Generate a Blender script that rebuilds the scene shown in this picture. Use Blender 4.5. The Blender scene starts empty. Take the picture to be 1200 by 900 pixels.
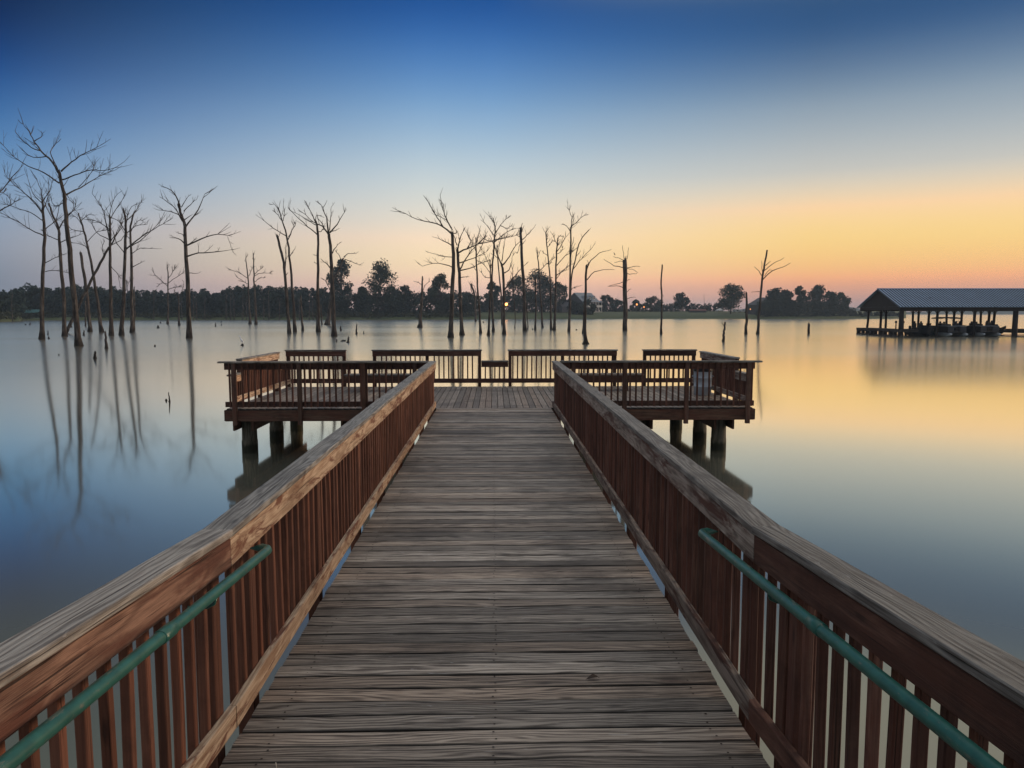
import bpy, bmesh, math, random
from mathutils import Vector, Matrix
R = math.radians
random.seed(7)
S = bpy.context.scene
COL = S.collection

# ------------------------------------------------------------------ camera
EYE = Vector((0.0, 0.0, 3.10))
F = 870.0                       # focal length in pixels of a 1200 px wide frame
PITCH = math.atan(83.0 / F)
YAW = math.atan(21.0 / F)       # looking a little to the right of the walkway axis
cd = bpy.data.cameras.new('camera')
cam = bpy.data.objects.new('camera', cd)
COL.objects.link(cam)
cam.location = EYE
cam.rotation_mode = 'XYZ'
cam.rotation_euler = (math.pi / 2 - PITCH, 0, -YAW)
cd.sensor_width = 36.0
cd.lens = F / 1200.0 * 36.0
cd.clip_start = 0.05
cd.clip_end = 20000
S.camera = cam
CAMROT = cam.rotation_euler.to_matrix()

def ray(px, py):
    return CAMROT @ Vector(((px - 600.0) / F, -(py - 450.0) / F, -1.0))
def at(px, py, Y):
    d = ray(px, py); return EYE + d * (Y / d.y)
def on_z(px, py, z=0.0):
    d = ray(px, py); return EYE + d * ((z - EYE.z) / d.z)

# ------------------------------------------------------------------ sky
def lin(c):
    return tuple((v / 255 / 12.92) if v / 255 <= 0.04045 else ((v / 255 + 0.055) / 1.055) ** 2.4 for v in c)

GLOW_AZ = 60.0
world = bpy.data.worlds.new('World'); S.world = world
world.use_nodes = True
wt = world.node_tree; wn = wt.nodes; wl = wt.links
for n in list(wn): wn.remove(n)
def wnode(t, **k):
    n = wn.new(t)
    for a, b in k.items(): setattr(n, a, b)
    return n
def wmath(op, a, b=None, clamp=False):
    n = wnode('ShaderNodeMath', operation=op); n.use_clamp = clamp
    for i, v in enumerate((a, b)):
        if v is None: continue
        if isinstance(v, (int, float)): n.inputs[i].default_value = v
        else: wl.new(v, n.inputs[i])
    return n.outputs[0]
wout = wnode('ShaderNodeOutputWorld'); wbg = wnode('ShaderNodeBackground')
tc = wnode('ShaderNodeTexCoord')
sep = wnode('ShaderNodeSeparateXYZ'); wl.new(tc.outputs['Generated'], sep.inputs[0])
elev = wmath('MULTIPLY', wmath('ARCSINE', sep.outputs[2]), 180 / math.pi)
hx = wmath('MULTIPLY', sep.outputs[0], math.sin(R(GLOW_AZ)))
hy = wmath('MULTIPLY', sep.outputs[1], math.cos(R(GLOW_AZ)))
hlen = wmath('MAXIMUM', wmath('SQRT', wmath('ADD', wmath('MULTIPLY', sep.outputs[0], sep.outputs[0]), wmath('MULTIPLY', sep.outputs[1], sep.outputs[1]))), 1e-4)
cosaz = wmath('DIVIDE', wmath('ADD', hx, hy), hlen)       # 1 towards the dawn glow, -1 away from it
E0, E1 = -2.0, 90.0
def elev_ramp(stops):
    n = wnode('ShaderNodeValToRGB'); cr = n.color_ramp; cr.interpolation = 'B_SPLINE'
    mr = wmath('DIVIDE', wmath('SUBTRACT', elev, E0), E1 - E0, True)
    # the square root spreads the stops near the horizon
    wl.new(wmath('SQRT', mr), n.inputs[0])
    while len(cr.elements) < len(stops): cr.elements.new(0.5)
    for e, (deg, c) in zip(cr.elements, stops): e.position = math.sqrt((deg - E0) / (E1 - E0))
    for e, (deg, c) in zip(cr.elements, stops): e.color = (*lin(c), 1)
    return n.outputs[0]
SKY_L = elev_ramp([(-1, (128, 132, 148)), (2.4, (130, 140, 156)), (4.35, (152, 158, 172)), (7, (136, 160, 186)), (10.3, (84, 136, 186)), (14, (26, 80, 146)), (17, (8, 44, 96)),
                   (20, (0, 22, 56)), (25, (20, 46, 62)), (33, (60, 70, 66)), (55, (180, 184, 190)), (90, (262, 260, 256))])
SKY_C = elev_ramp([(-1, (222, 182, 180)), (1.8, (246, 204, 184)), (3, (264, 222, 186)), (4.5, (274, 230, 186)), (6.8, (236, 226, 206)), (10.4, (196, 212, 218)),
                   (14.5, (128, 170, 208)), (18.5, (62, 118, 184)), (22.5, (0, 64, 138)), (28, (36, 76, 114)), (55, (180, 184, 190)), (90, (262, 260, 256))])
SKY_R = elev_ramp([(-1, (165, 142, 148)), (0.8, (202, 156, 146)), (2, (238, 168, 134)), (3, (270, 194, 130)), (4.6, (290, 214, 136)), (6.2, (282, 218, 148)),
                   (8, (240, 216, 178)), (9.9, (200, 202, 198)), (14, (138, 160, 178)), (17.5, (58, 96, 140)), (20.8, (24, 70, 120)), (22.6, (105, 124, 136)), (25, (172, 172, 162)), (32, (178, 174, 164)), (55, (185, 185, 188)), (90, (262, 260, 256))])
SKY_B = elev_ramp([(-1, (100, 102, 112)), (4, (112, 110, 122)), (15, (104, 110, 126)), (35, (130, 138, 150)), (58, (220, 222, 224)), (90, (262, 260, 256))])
def wmap(v, a, b):
    n = wnode('ShaderNodeMapRange'); wl.new(v, n.inputs[0]); n.inputs[1].default_value = a; n.inputs[2].default_value = b
    return n.outputs[0]
def wmix(f, a, b):
    n = wnode('ShaderNodeMix', data_type='RGBA'); wl.new(f, n.inputs[0]); wl.new(a, n.inputs[6]); wl.new(b, n.inputs[7])
    return n.outputs[2]
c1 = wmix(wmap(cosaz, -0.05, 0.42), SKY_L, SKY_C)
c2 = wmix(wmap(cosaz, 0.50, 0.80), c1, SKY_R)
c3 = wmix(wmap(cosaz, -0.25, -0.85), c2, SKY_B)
nish = wnode('ShaderNodeTexSky', sky_type='NISHITA'); nish.sun_disc = False
nish.sun_elevation = R(1.0); nish.sun_rotation = R(GLOW_AZ); nish.altitude = 0; nish.dust_density = 2.0
nsc = wnode('ShaderNodeVectorMath', operation='SCALE'); wl.new(nish.outputs[0], nsc.inputs[0]); nsc.inputs['Scale'].default_value = 0.002
nadd = wnode('ShaderNodeVectorMath', operation='ADD'); wl.new(c3, nadd.inputs[0]); wl.new(nsc.outputs[0], nadd.inputs[1])
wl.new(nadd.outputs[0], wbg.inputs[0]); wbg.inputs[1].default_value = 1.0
wl.new(wbg.outputs[0], wout.inputs[0])

sl = bpy.data.lights.new('dawn_sun', 'SUN'); so = bpy.data.objects.new('dawn_sun', sl); COL.objects.link(so)
sl.energy = 2.0; sl.angle = R(22); sl.color = (1.0, 0.70, 0.48)
sun_az, sun_el = R(72), R(7)
sdir = Vector((math.sin(sun_az) * math.cos(sun_el), math.cos(sun_az) * math.cos(sun_el), math.sin(sun_el)))
so.rotation_euler = (-sdir).to_track_quat('-Z', 'Y').to_euler()

S.view_settings.view_transform = 'Standard'; S.view_settings.look = 'None'
S.view_settings.gamma = 1; S.view_settings.use_curve_mapping = False
S.view_settings.exposure = 0.0
S.cycles.use_denoising = True
S.cycles.max_bounces = 6; S.cycles.volume_bounces = 0
S.cycles.sample_clamp_indirect = 4.0

# ------------------------------------------------------------------ materials
def newmat(name):
    m = bpy.data.materials.new(name); m.use_nodes = True
    nt = m.node_tree
    for n in list(nt.nodes): nt.nodes.remove(n)
    o = nt.nodes.new('ShaderNodeOutputMaterial'); p = nt.nodes.new('ShaderNodeBsdfPrincipled')
    nt.links.new(p.outputs[0], o.inputs[0])
    return m, nt, p
class NT:
    def __init__(s, nt): s.nt = nt
    def node(s, t, **k):
        n = s.nt.nodes.new(t)
        for a, b in k.items(): setattr(n, a, b)
        return n
    def put(s, sock, v):
        if isinstance(v, bpy.types.NodeSocket): s.nt.links.new(v, sock)
        else: sock.default_value = v
    def math(s, op, a, b=0.0, clamp=False):
        n = s.node('ShaderNodeMath', operation=op); n.use_clamp = clamp
        s.put(n.inputs[0], a); s.put(n.inputs[1], b); return n.outputs[0]
    def scale(s, v, sc):
        n = s.node('ShaderNodeVectorMath', operation='MULTIPLY'); s.put(n.inputs[0], v); n.inputs[1].default_value = sc; return n.outputs[0]
    def add(s, v, w):
        n = s.node('ShaderNodeVectorMath', operation='ADD'); s.put(n.inputs[0], v); s.put(n.inputs[1], w); return n.outputs[0]
    def noise(s, v, scale=1, detail=3, rough=.6, dist=0):
        n = s.node('ShaderNodeTexNoise'); s.put(n.inputs['Vector'], v); n.inputs['Scale'].default_value = scale
        n.inputs['Detail'].default_value = detail; n.inputs['Roughness'].default_value = rough; n.inputs['Distortion'].default_value = dist
        return n.outputs[0]
    def ramp(s, f, stops):
        n = s.node('ShaderNodeValToRGB'); cr = n.color_ramp
        while len(cr.elements) < len(stops): cr.elements.new(.5)
        for e, (p, c) in zip(cr.elements, stops): e.position = p
        for e, (p, c) in zip(cr.elements, stops): e.color = (*c, 1) if len(c) == 3 else c
        s.put(n.inputs[0], f); return n.outputs[0]
    def mapr(s, v, a, b, c=0., d=1.):
        n = s.node('ShaderNodeMapRange'); s.put(n.inputs[0], v)
        for i, x in enumerate((a, b, c, d)): n.inputs[i + 1].default_value = x
        return n.outputs[0]
    def mix(s, f, a, b, mode='MIX'):
        n = s.node('ShaderNodeMix', data_type='RGBA', blend_type=mode); s.put(n.inputs[0], f)
        s.put(n.inputs[6], a if isinstance(a, bpy.types.NodeSocket) else (*a, 1)); s.put(n.inputs[7], b if isinstance(b, bpy.types.NodeSocket) else (*b, 1))
        return n.outputs[2]
    def bump(s, h, strength, dist):
        n = s.node('ShaderNodeBump'); s.put(n.inputs['Height'], h); n.inputs['Strength'].default_value = strength; n.inputs['Distance'].default_value = dist
        return n.outputs[0]

def wood(name, light, dark, stain, stain_lo, stain_hi, rough=.75, spec=.3, tintvar=.5, patch=(1.3, 9), white=0.0, con=1.0):
    """weathered board: grain follows the 'grain' attribute (x runs along the board, metres)"""
    m, nt, p = newmat(name); T = NT(nt)
    g = T.node('ShaderNodeAttribute'); g.attribute_name = 'grain'
    tn = T.node('ShaderNodeAttribute'); tn.attribute_name = 'tint'
    oi = T.node('ShaderNodeObjectInfo')
    off = T.node('ShaderNodeCombineXYZ'); T.put(off.inputs[0], T.math('MULTIPLY', oi.outputs['Random'], 37.0)); T.put(off.inputs[1], T.math('MULTIPLY', oi.outputs['Random'], 11.0))
    v = T.add(g.outputs['Vector'], off.outputs[0])
    # cathedral rings: bands across the board bent by slow noise along it
    warp = T.noise(T.scale(v, (1.1, 7, 7)), 1, 2, .5)
    sx = T.node('ShaderNodeSeparateXYZ'); T.put(sx.inputs[0], v)
    rings = T.math('ADD', T.math('MULTIPLY', sx.outputs[1], 240.0), T.math('MULTIPLY', warp, 46.0))
    rings = T.math('ADD', T.math('MULTIPLY', T.math('SINE', rings), .5), .5)
    fib = T.noise(T.scale(v, (3.2, 230, 230)), 1, 4, .7)
    fib2 = T.noise(T.scale(v, (1.0, 62, 62)), 1, 5, .72)
    f = T.math('ADD', T.math('MULTIPLY', rings, .11), T.math('ADD', T.math('MULTIPLY', fib, .47), T.math('MULTIPLY', fib2, .42)))
    base = T.ramp(f, [(.475-.115/con, dark), (.475, tuple((a * .6 + b * .4) for a, b in zip(dark, light))), (.475+.145/con, light)])
    # stain left in patches
    pn = T.noise(T.scale(v, (patch[0], patch[1], patch[1])), 1, 5, .7, .6)
    pn2 = T.math('ADD', pn, T.math('MULTIPLY', T.math('SUBTRACT', fib, .5), .25))
    sf = T.mapr(pn2, stain_lo, stain_hi)
    stc = T.mix(fib2, tuple(c * .55 for c in stain), tuple(c * 1.35 for c in stain))
    c = T.mix(sf, base, stc)
    if white:
        wv = T.mapr(T.noise(T.scale(v, (4.5, 28, 28)), 1, 3, .6, 1.5), .66, .76)
        c = T.mix(T.math('MULTIPLY', wv, white), c, tuple(min(.5, x * 1.7 + .05) for x in light))
    # drying cracks
    cr = T.mapr(T.noise(T.scale(v, (1.3, 90, 90)), 1, 2, .5), .28, .36)
    c = T.mix(T.mapr(cr, 0, 1, .75, 0), c, (.012, .009, .007))
    # knots
    vo = T.node('ShaderNodeTexVoronoi'); vo.inputs['Scale'].default_value = 1
    T.put(vo.inputs['Vector'], T.scale(v, (2.3, 9, 9)))
    kn = T.mapr(vo.outputs['Distance'], .05, .14, .7, 0)
    c = T.mix(kn, c, tuple(x * .5 for x in dark))
    tv = T.math('ADD', T.math('MULTIPLY', tn.outputs['Fac'], tintvar), 1 - tintvar / 2)
    tv = T.math('MULTIPLY', tv, T.math('ADD', T.math('MULTIPLY', oi.outputs['Random'], .6), .70))
    cc = T.node('ShaderNodeCombineColor')
    for i in range(3): T.put(cc.inputs[i], tv)
    c = T.mix(1.0, c, cc.outputs[0], 'MULTIPLY')
    # damp, dirty patches that run over several boards, and boards that are browner than their neighbours
    gp = T.node('ShaderNodeNewGeometry'); dn = T.noise(T.scale(gp.outputs['Position'], (1.1, 1.6, 1.6)), 1, 6, .68)
    c = T.mix(T.mapr(dn, .50, .66, 0, .55), c, tuple(x * .55 for x in dark))
    hb = T.math('FRACT', T.math('MULTIPLY', tn.outputs['Fac'], 7.31))
    c = T.mix(T.mapr(hb, .45, .95, 0, .6), c, T.mix(1.0, c, (1.04, .88, .76), 'MULTIPLY'))
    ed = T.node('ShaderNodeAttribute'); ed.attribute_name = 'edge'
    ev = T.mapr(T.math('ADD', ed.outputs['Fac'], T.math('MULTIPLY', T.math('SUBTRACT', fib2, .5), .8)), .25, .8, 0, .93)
    c = T.mix(ev, c, (.008, .007, .006))       # near-black on the sides, undersides and arrises of the boards
    T.put(p.inputs['Base Color'], c)
    p.inputs['Roughness'].default_value = rough; p.inputs['Specular IOR Level'].default_value = spec
    h = T.math('ADD', T.math('MULTIPLY', f, 1.0), T.math('MULTIPLY', cr, .8))
    T.put(p.inputs['Normal'], T.bump(h, .9, .006))
    return m

M = {}
M['deck'] = wood('deck_wood', (.44, .39, .335), (.055, .043, .035), (.13, .055, .035), .62, .76, .62, .45, 1.0, (.9, 5), white=.9, con=1.7)
M['platform_deck'] = wood('platform_wood', (.27, .235, .20), (.10, .075, .06), (.16, .08, .055), .62, .8, .6, .45, .7, (.9, 5), white=.4, con=1.4)
M['cap'] = wood('cap_wood', (.32, .31, .285), (.085, .075, .066), (.14, .075, .055), .60, .78, .6, .4, .35, white=.7, con=1.5)
M['rail_left'] = wood('worn_tan_lit_wood', (.70, .54, .385), (.36, .225, .14), (.22, .095, .058), .53, .60, .7, .3, .2, (2.2, 12), con=1.25)  # left rails: warm side light put into a lighter copy of the wood
M['rail_right'] = wood('worn_grey_shaded_wood', (.42, .36, .31), (.12, .088, .072), (.10, .042, .030), .50, .60, .7, .3, .3, (1.6, 9))  # right rails: shade put into a darker copy of the worn wood
M['rail_stain'] = wood('stained_brown_wood', (.19, .10, .072), (.06, .03, .023), (.085, .036, .025), .35, .6, .7, .3, .3)
M['rail_near_left'] = wood('stained_tan_lit_wood', (.40, .235, .165), (.12, .058, .042), (.17, .068, .046), .44, .58, .7, .3, .2, (1.6, 9), con=1.3)  # left ramp rail: stained wood with the side light put into its colour
M['baluster'] = wood('lit_baluster_wood', (.26, .12, .075), (.10, .042, .028), (.19, .078, .048), .35, .6, .75, .25, .5)  # left balusters and posts, warm light put into the wood colour
M['baluster_right'] = wood('shaded_baluster_wood', (.19, .105, .078), (.065, .034, .026), (.11, .046, .033), .35, .6, .75, .25, .5)  # balusters off the lit left side, shade put into the colour
M['beam'] = wood('beam_wood', (.14, .085, .06), (.055, .034, .026), (.10, .042, .030), .4, .65, .75, .25, .3)
M['screw'] = None
M['bench'] = wood('bench_wood', (.22, .20, .18), (.08, .065, .055), (.12, .06, .04), .6, .8, .7, .3, .3)

def simple(name, col, rough=.7, metal=0, var=.25, scale=3., spec=.4, bump=0.):
    m, nt, p = newmat(name); T = NT(nt)
    tcn = T.node('ShaderNodeTexCoord')
    n = T.noise(tcn.outputs['Object'], scale, 4, .6)
    c = T.mix(T.mapr(n, .3, .7), tuple(x * (1 - var) for x in col), tuple(min(1, x * (1 + var)) for x in col))
    T.put(p.inputs['Base Color'], c)
    p.inputs['Roughness'].default_value = rough; p.inputs['Metallic'].default_value = metal; p.inputs['Specular IOR Level'].default_value = spec
    if bump: T.put(p.inputs['Normal'], T.bump(T.noise(tcn.outputs['Object'], scale * 8, 3, .6), bump, .01))
    return m
m, nt, p = newmat('piling_wood'); T = NT(nt)
geo = T.node('ShaderNodeNewGeometry'); n1 = T.noise(T.scale(geo.outputs['Position'], (22, 22, 2.2)), 1, 5, .65)
c = T.ramp(n1, [(.34, (.04, .037, .027)), (.5, (.11, .10, .072)), (.68, (.20, .18, .135))])
sz = T.node('ShaderNodeSeparateXYZ'); T.put(sz.inputs[0], geo.outputs['Position'])
c = T.mix(T.mapr(T.math('ADD', sz.outputs[2], T.math('MULTIPLY', n1, .12)), .20, .27, .85, 0), c, (.016, .020, .010))
T.put(p.inputs['Base Color'], c); p.inputs['Roughness'].default_value = .8; p.inputs['Specular IOR Level'].default_value = .25
T.put(p.inputs['Normal'], T.bump(n1, .8, .02)); M['pile'] = m
M['paint'] = None
M['screw'] = simple('rusty_steel', (.03, .02, .016), .6, .3, .3, 50)
m, nt, p = newmat('green_rail_paint'); T = NT(nt)
tcn = T.node('ShaderNodeTexCoord')
n1 = T.noise(tcn.outputs['Object'], 14, 4, .6); n2 = T.noise(T.scale(tcn.outputs['Object'], (40, 9, 40)), 1, 4, .7)
c = T.mix(T.mapr(n1, .35, .65), (.010, .080, .066), (.020, .125, .100))
c = T.mix(T.mapr(n2, .60, .68), c, (.13, .15, .12))
T.put(p.inputs['Base Color'], c); p.inputs['Roughness'].default_value = .38; p.inputs['Specular IOR Level'].default_value = .5
T.put(p.inputs['Normal'], T.bump(n2, .3, .002))
M['paint'] = m

m, nt, p = newmat('dead_bark'); T = NT(nt)
tcn = T.node('ShaderNodeTexCoord'); geo = T.node('ShaderNodeNewGeometry')
vv = T.scale(geo.outputs['Position'], (5, 5, .9))
n1 = T.noise(vv, 1, 5, .7); n2 = T.noise(geo.outputs['Position'], .35, 3, .6)
c = T.ramp(n1, [(.36, (.014, .012, .011)), (.5, (.062, .053, .048)), (.68, (.175, .155, .135))])
c = T.mix(T.mapr(n2, .45, .65, 0, .5), c, (.06, .045, .038))
sz = T.node('ShaderNodeSeparateXYZ'); T.put(sz.inputs[0], geo.outputs['Position'])
wet = T.mapr(T.math('ADD', sz.outputs[2], T.math('MULTIPLY', n1, .8)), .9, 1.3, .7, 0)
c = T.mix(wet, c, (.016, .013, .011))
T.put(p.inputs['Base Color'], c); p.inputs['Roughness'].default_value = .85; p.inputs['Specular IOR Level'].default_value = .2
T.put(p.inputs['Normal'], T.bump(n1, .6, .05))
M['bark'] = m

def leafmat(name, a, b):
    m, nt, p = newmat(name); T = NT(nt)
    geo = T.node('ShaderNodeNewGeometry'); oi = T.node('ShaderNodeObjectInfo')
    n = T.noise(geo.outputs['Position'], .22, 4, .6)
    r = T.math('ADD', T.math('MULTIPLY', n, .7), T.math('MULTIPLY', geo.outputs['Random Per Island'], .3))
    T.put(p.inputs['Base Color'], T.mix(T.mapr(r, .3, .7), a, b))
    p.inputs['Roughness'].default_value = .8; p.inputs['Specular IOR Level'].default_value = .15
    return m
M['leaf'] = leafmat('foliage', (.014, .028, .020), (.038, .060, .034))
M['leaf_dark'] = leafmat('dark_foliage', (.010, .024, .022), (.028, .048, .036))
M['reed'] = leafmat('shore_brush', (.020, .030, .016), (.055, .058, .028))
M['trunk'] = simple('live_trunk', (.05, .04, .032), .9, 0, .3, 1)

m, nt, p = newmat('grass_ground'); T = NT(nt)
geo = T.node('ShaderNodeNewGeometry')
n = T.noise(geo.outputs['Position'], .05, 5, .6); n2 = T.noise(geo.outputs['Position'], .9, 4, .6)
c = T.mix(T.mapr(n, .35, .65), (.045, .075, .022), (.085, .105, .035)); c = T.mix(T.mapr(n2, .3, .7, 0, .5), c, (.035, .045, .02))
T.put(p.inputs['Base Color'], c); p.inputs['Roughness'].default_value = .9
M['grass'] = m
M['far_land'] = simple('far_woods', (.035, .045, .032), .9, 0, .4, .02)

# water: a long exposure has smoothed the ripples
m, nt, p = newmat('lake_water'); T = NT(nt)
geo = T.node('ShaderNodeNewGeometry')
n = T.noise(T.scale(geo.outputs['Position'], (.012, .05, 1)), 1, 4, .55, .4)
p.inputs['Base Color'].default_value = (.215, .225, .185, 1); p.inputs['Roughness'].default_value = .6; p.inputs['Specular IOR Level'].default_value = 0
gl = T.node('ShaderNodeBsdfGlossy', distribution='MULTI_GGX'); gl.inputs['Color'].default_value = (1.0, .945, .80, 1)
dist = T.node('ShaderNodeVectorMath', operation='DISTANCE'); T.put(dist.inputs[0], geo.outputs['Position']); dist.inputs[1].default_value = (0, 12, 0)
T.put(gl.inputs['Roughness'], T.math('MULTIPLY', T.mapr(dist.outputs['Value'], 12, 55, .068, .185), T.mapr(n, .3, .7, .85, 1.15)))    # calm in the lee of the pier
lw = T.node('ShaderNodeLayerWeight'); lw.inputs['Blend'].default_value = .5
fr = T.ramp(lw.outputs['Facing'], [(0., (.12,)*3), (.5, (.22,)*3), (.66, (.40,)*3), (.76, (.68,)*3), (.86, (.94,)*3), (1., (1,)*3)])
ms = T.node('ShaderNodeMixShader'); T.put(ms.inputs[0], fr); nt.links.new(p.outputs[0], ms.inputs[1]); nt.links.new(gl.outputs[0], ms.inputs[2])
nt.links.new(ms.outputs[0], [q for q in nt.nodes if q.type == 'OUTPUT_MATERIAL'][0].inputs[0])
M['water'] = m

# ------------------------------------------------------------------ mesh building
class MB:
    def __init__(s): s.v = []; s.f = []; s.g = []; s.t = []; s.smooth = []; s.e = {}
    def add(s, vs, fs, gs=None, t=0.5, smooth=False):
        o = len(s.v); s.v += [tuple(v) for v in vs]; s.g += [tuple(g) for g in (gs or [tuple(v) for v in vs])]; s.t += [t] * len(vs)
        s.f += [tuple(i + o for i in f) for f in fs]; s.smooth += [smooth] * len(fs)
    def mesh(s, name, mat):
        me = bpy.data.meshes.new(name); me.from_pydata(s.v, [], s.f); me.update()
        a = me.attributes.new('grain', 'FLOAT_VECTOR', 'POINT'); a.data.foreach_set('vector', [c for g in s.g for c in g])
        a = me.attributes.new('tint', 'FLOAT', 'POINT'); a.data.foreach_set('value', s.t)
        
        if s.e:
            a = me.attributes.new('edge', 'FLOAT', 'POINT'); a.data.foreach_set('value', [s.e.get(i, 0.0) for i in range(len(s.v))])
        me.polygons.foreach_set('use_smooth', s.smooth); me.materials.append(mat); return me
    def build(s, name, mat, parent=None):
        o = bpy.data.objects.new(name, s.mesh(name, mat)); COL.objects.link(o)
        if parent is not None:
            o.parent = parent; o.matrix_parent_inverse = Matrix.Translation(-parent.location)
        return o

def beam(mb, p0, p1, w, h, up=(0, 0, 1), seg=1, jit=0.0, ch=None, tint=None, path=None, rnd=random, edge=False):
    """chamfered board from p0 to p1: w across, h along 'up'; slightly uneven along its length"""
    pts = [Vector(p) for p in path] if path else [Vector(p0) + (Vector(p1) - Vector(p0)) * i / seg for i in range(seg + 1)]
    up = Vector(up).normalized(); ch = min(w, h) * .12 if ch is None else ch
    t = rnd.random() if tint is None else tint
    go = Vector((rnd.uniform(-50, 50), rnd.uniform(-20, 20), rnd.uniform(-20, 20)))
    vs, gs = [], []; L = 0; prev = None
    prof = [(-w/2, -h/2+ch), (-w/2+ch, -h/2), (w/2-ch, -h/2), (w/2, -h/2+ch), (w/2, h/2-ch), (w/2-ch, h/2), (-w/2+ch, h/2), (-w/2, h/2-ch)]
    for i, p in enumerate(pts):
        d = (pts[min(i+1, len(pts)-1)] - pts[max(i-1, 0)]).normalized()
        s = d.cross(up).normalized(); u = s.cross(d).normalized()
        if prev is not None: L += (p - prev).length
        prev = p
        ju, js = (rnd.uniform(-jit, jit), rnd.uniform(-jit, jit)) if jit else (0, 0)
        for a, b in prof:
            jj = rnd.uniform(-jit, jit) * .4 if jit else 0
            vs.append(p + s * (a + js + jj) + u * (b + ju + jj)); gs.append(go + Vector((L, a, b)))
    n = len(pts); fs = [(i*8+k, i*8+(k+1) % 8, (i+1)*8+(k+1) % 8, (i+1)*8+k) for i in range(n-1) for k in range(8)]
    fs += [tuple(range(7, -1, -1)), tuple((n-1)*8+k for k in range(8))]
    fs = [tuple(reversed(f)) for f in fs]
    o0 = len(mb.v)
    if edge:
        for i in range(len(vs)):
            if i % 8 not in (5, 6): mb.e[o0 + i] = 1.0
    mb.add(vs, fs, gs, t)

def tube(mb, pts, rads, sides=8, jit=0.0, caps=True, smooth=True, squash=1.0):
    pts = [Vector(p) for p in pts]; vs = []
    ref = Vector((0, 1, 0))
    d0 = (pts[-1] - pts[0]).normalized()
    if abs(d0.dot(ref)) > .8: ref = Vector((1, 0, 0))
    L = 0; gs = []
    for i, p in enumerate(pts):
        d = (pts[min(i+1, len(pts)-1)] - pts[max(i-1, 0)]).normalized()
        a = d.cross(ref).normalized(); b = a.cross(d).normalized()
        if i: L += (p - pts[i-1]).length
        for k in range(sides):
            th = 2*math.pi*k/sides; r = rads[i] * (1 + random.uniform(-jit, jit))
            vs.append(p + a*math.cos(th)*r + b*math.sin(th)*r*squash); gs.append((L, th*r, 0))
    n = len(pts); fs = [(i*sides+k, (i+1)*sides+k, (i+1)*sides+(k+1) % sides, i*sides+(k+1) % sides) for i in range(n-1) for k in range(sides)]
    if caps: fs += [tuple(range(sides)), tuple((n-1)*sides+k for k in range(sides-1, -1, -1))]
    fs = [tuple(reversed(f)) for f in fs]
    mb.add(vs, fs, gs, .5, smooth)

def box(mb, lo, hi, t=.5):
    x0, y0, z0 = lo; x1, y1, z1 = hi
    vs = [(x0,y0,z0),(x1,y0,z0),(x1,y1,z0),(x0,y1,z0),(x0,y0,z1),(x1,y0,z1),(x1,y1,z1),(x0,y1,z1)]
    mb.add(vs, [(0,3,2,1),(4,5,6,7),(0,1,5,4),(1,2,6,5),(2,3,7,6),(3,0,4,7)], None, t)

def thing(name, label, cat, loc=(0, 0, 0), group=None):
    o = bpy.data.objects.new(name, None); COL.objects.link(o); o.location = loc; o.empty_display_size = .3
    tag(o, label, cat, group); return o
def tag(o, label=None, cat=None, group=None, kind=None):
    if label: o['label'] = label
    if cat: o['category'] = cat
    if group: o['group'] = group
    if kind: o['kind'] = kind
    return o
def copy_tree(o, loc):
    c = o.copy(); COL.objects.link(c); c.location = loc
    for ch in list(o.children):
        k = ch.copy(); COL.objects.link(k); k.parent = c
        for g in list(ch.children):
            q = g.copy(); COL.objects.link(q); q.parent = k
    return c

# ------------------------------------------------------------------ water and land
mb = MB(); mb.add([(-2500, -250, 0), (2500, -250, 0), (2500, 2300, 0), (-2500, 2300, 0)], [(0, 1, 2, 3)])
o = mb.build('lake_water', M['water']); tag(o, kind='structure')

def ground_h(d):          # height behind the shoreline
    return [(-1, -.5), (0, 0.02), (3, 1.0), (14, 1.9), (45, 3.5), (110, 4.6), (900, 6.0)]
def landmass(name, shore, mat, back=900, hs=1.0):
    vs, fs = [], []; rows = ground_h(0)
    for (x, y) in shore:
        dirv = Vector((x, y, 0)).normalized()
        for dd, h in rows:
            dd = min(dd, back); q = Vector((x, y, 0)) + dirv * dd
            vs.append((q.x, q.y, h * hs + (random.uniform(-.15, .15) if 0 < dd < 900 else 0)))
    k = len(rows)
    for i in range(len(shore) - 1):
        for j in range(k - 1): fs.append((i*k+j, (i+1)*k+j, (i+1)*k+j+1, i*k+j+1))
    mb = MB(); mb.add(vs, fs, None, .5, True); o = mb.build(name, mat); tag(o, kind='structure'); return o
def pd(px, d):            # ground point at pixel column px and distance d along y
    q = at(px, 367, d); return (q.x, q.y)
SH = [(-900, 250), (-300, 255), (-60, 262), (10, 285), (22, 300), (26, 335), (120, 345), (240, 352), (400, 365), (520, 380), (640, 400), (760, 408), (880, 405), (960, 408), (1020, 415), (1052, 425), (1062, 460)]
shore = []
for (a, b) in zip(SH[:-1], SH[1:]):
    for i in range(6):
        t = i / 6; shore.append(pd(a[0] + (b[0]-a[0])*t, a[1] + (b[1]-a[1])*t + random.uniform(-2, 2)))
shore.append(pd(1062, 460))
landmass('shore_ground', shore, M['grass'])
land = None
def gz(dd, hs=1.0):
    r = ground_h(0)
    for (a, ha), (b, hb) in zip(r[:-1], r[1:]):
        if dd <= b: return ha + (hb-ha)*(dd-a)/(b-a)
    return r[-1][1]
def shore_d(px):
    for (a, b) in zip(SH[:-1], SH[1:]):
        if px <= b[0]: return a[1] + (b[1]-a[1])*(px-a[0])/(b[0]-a[0])
    return SH[-1][1]
def land_pt(px, back):
    d = shore_d(px) + back; x, y = pd(px, d); return Vector((x, y, gz(back)))

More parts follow.
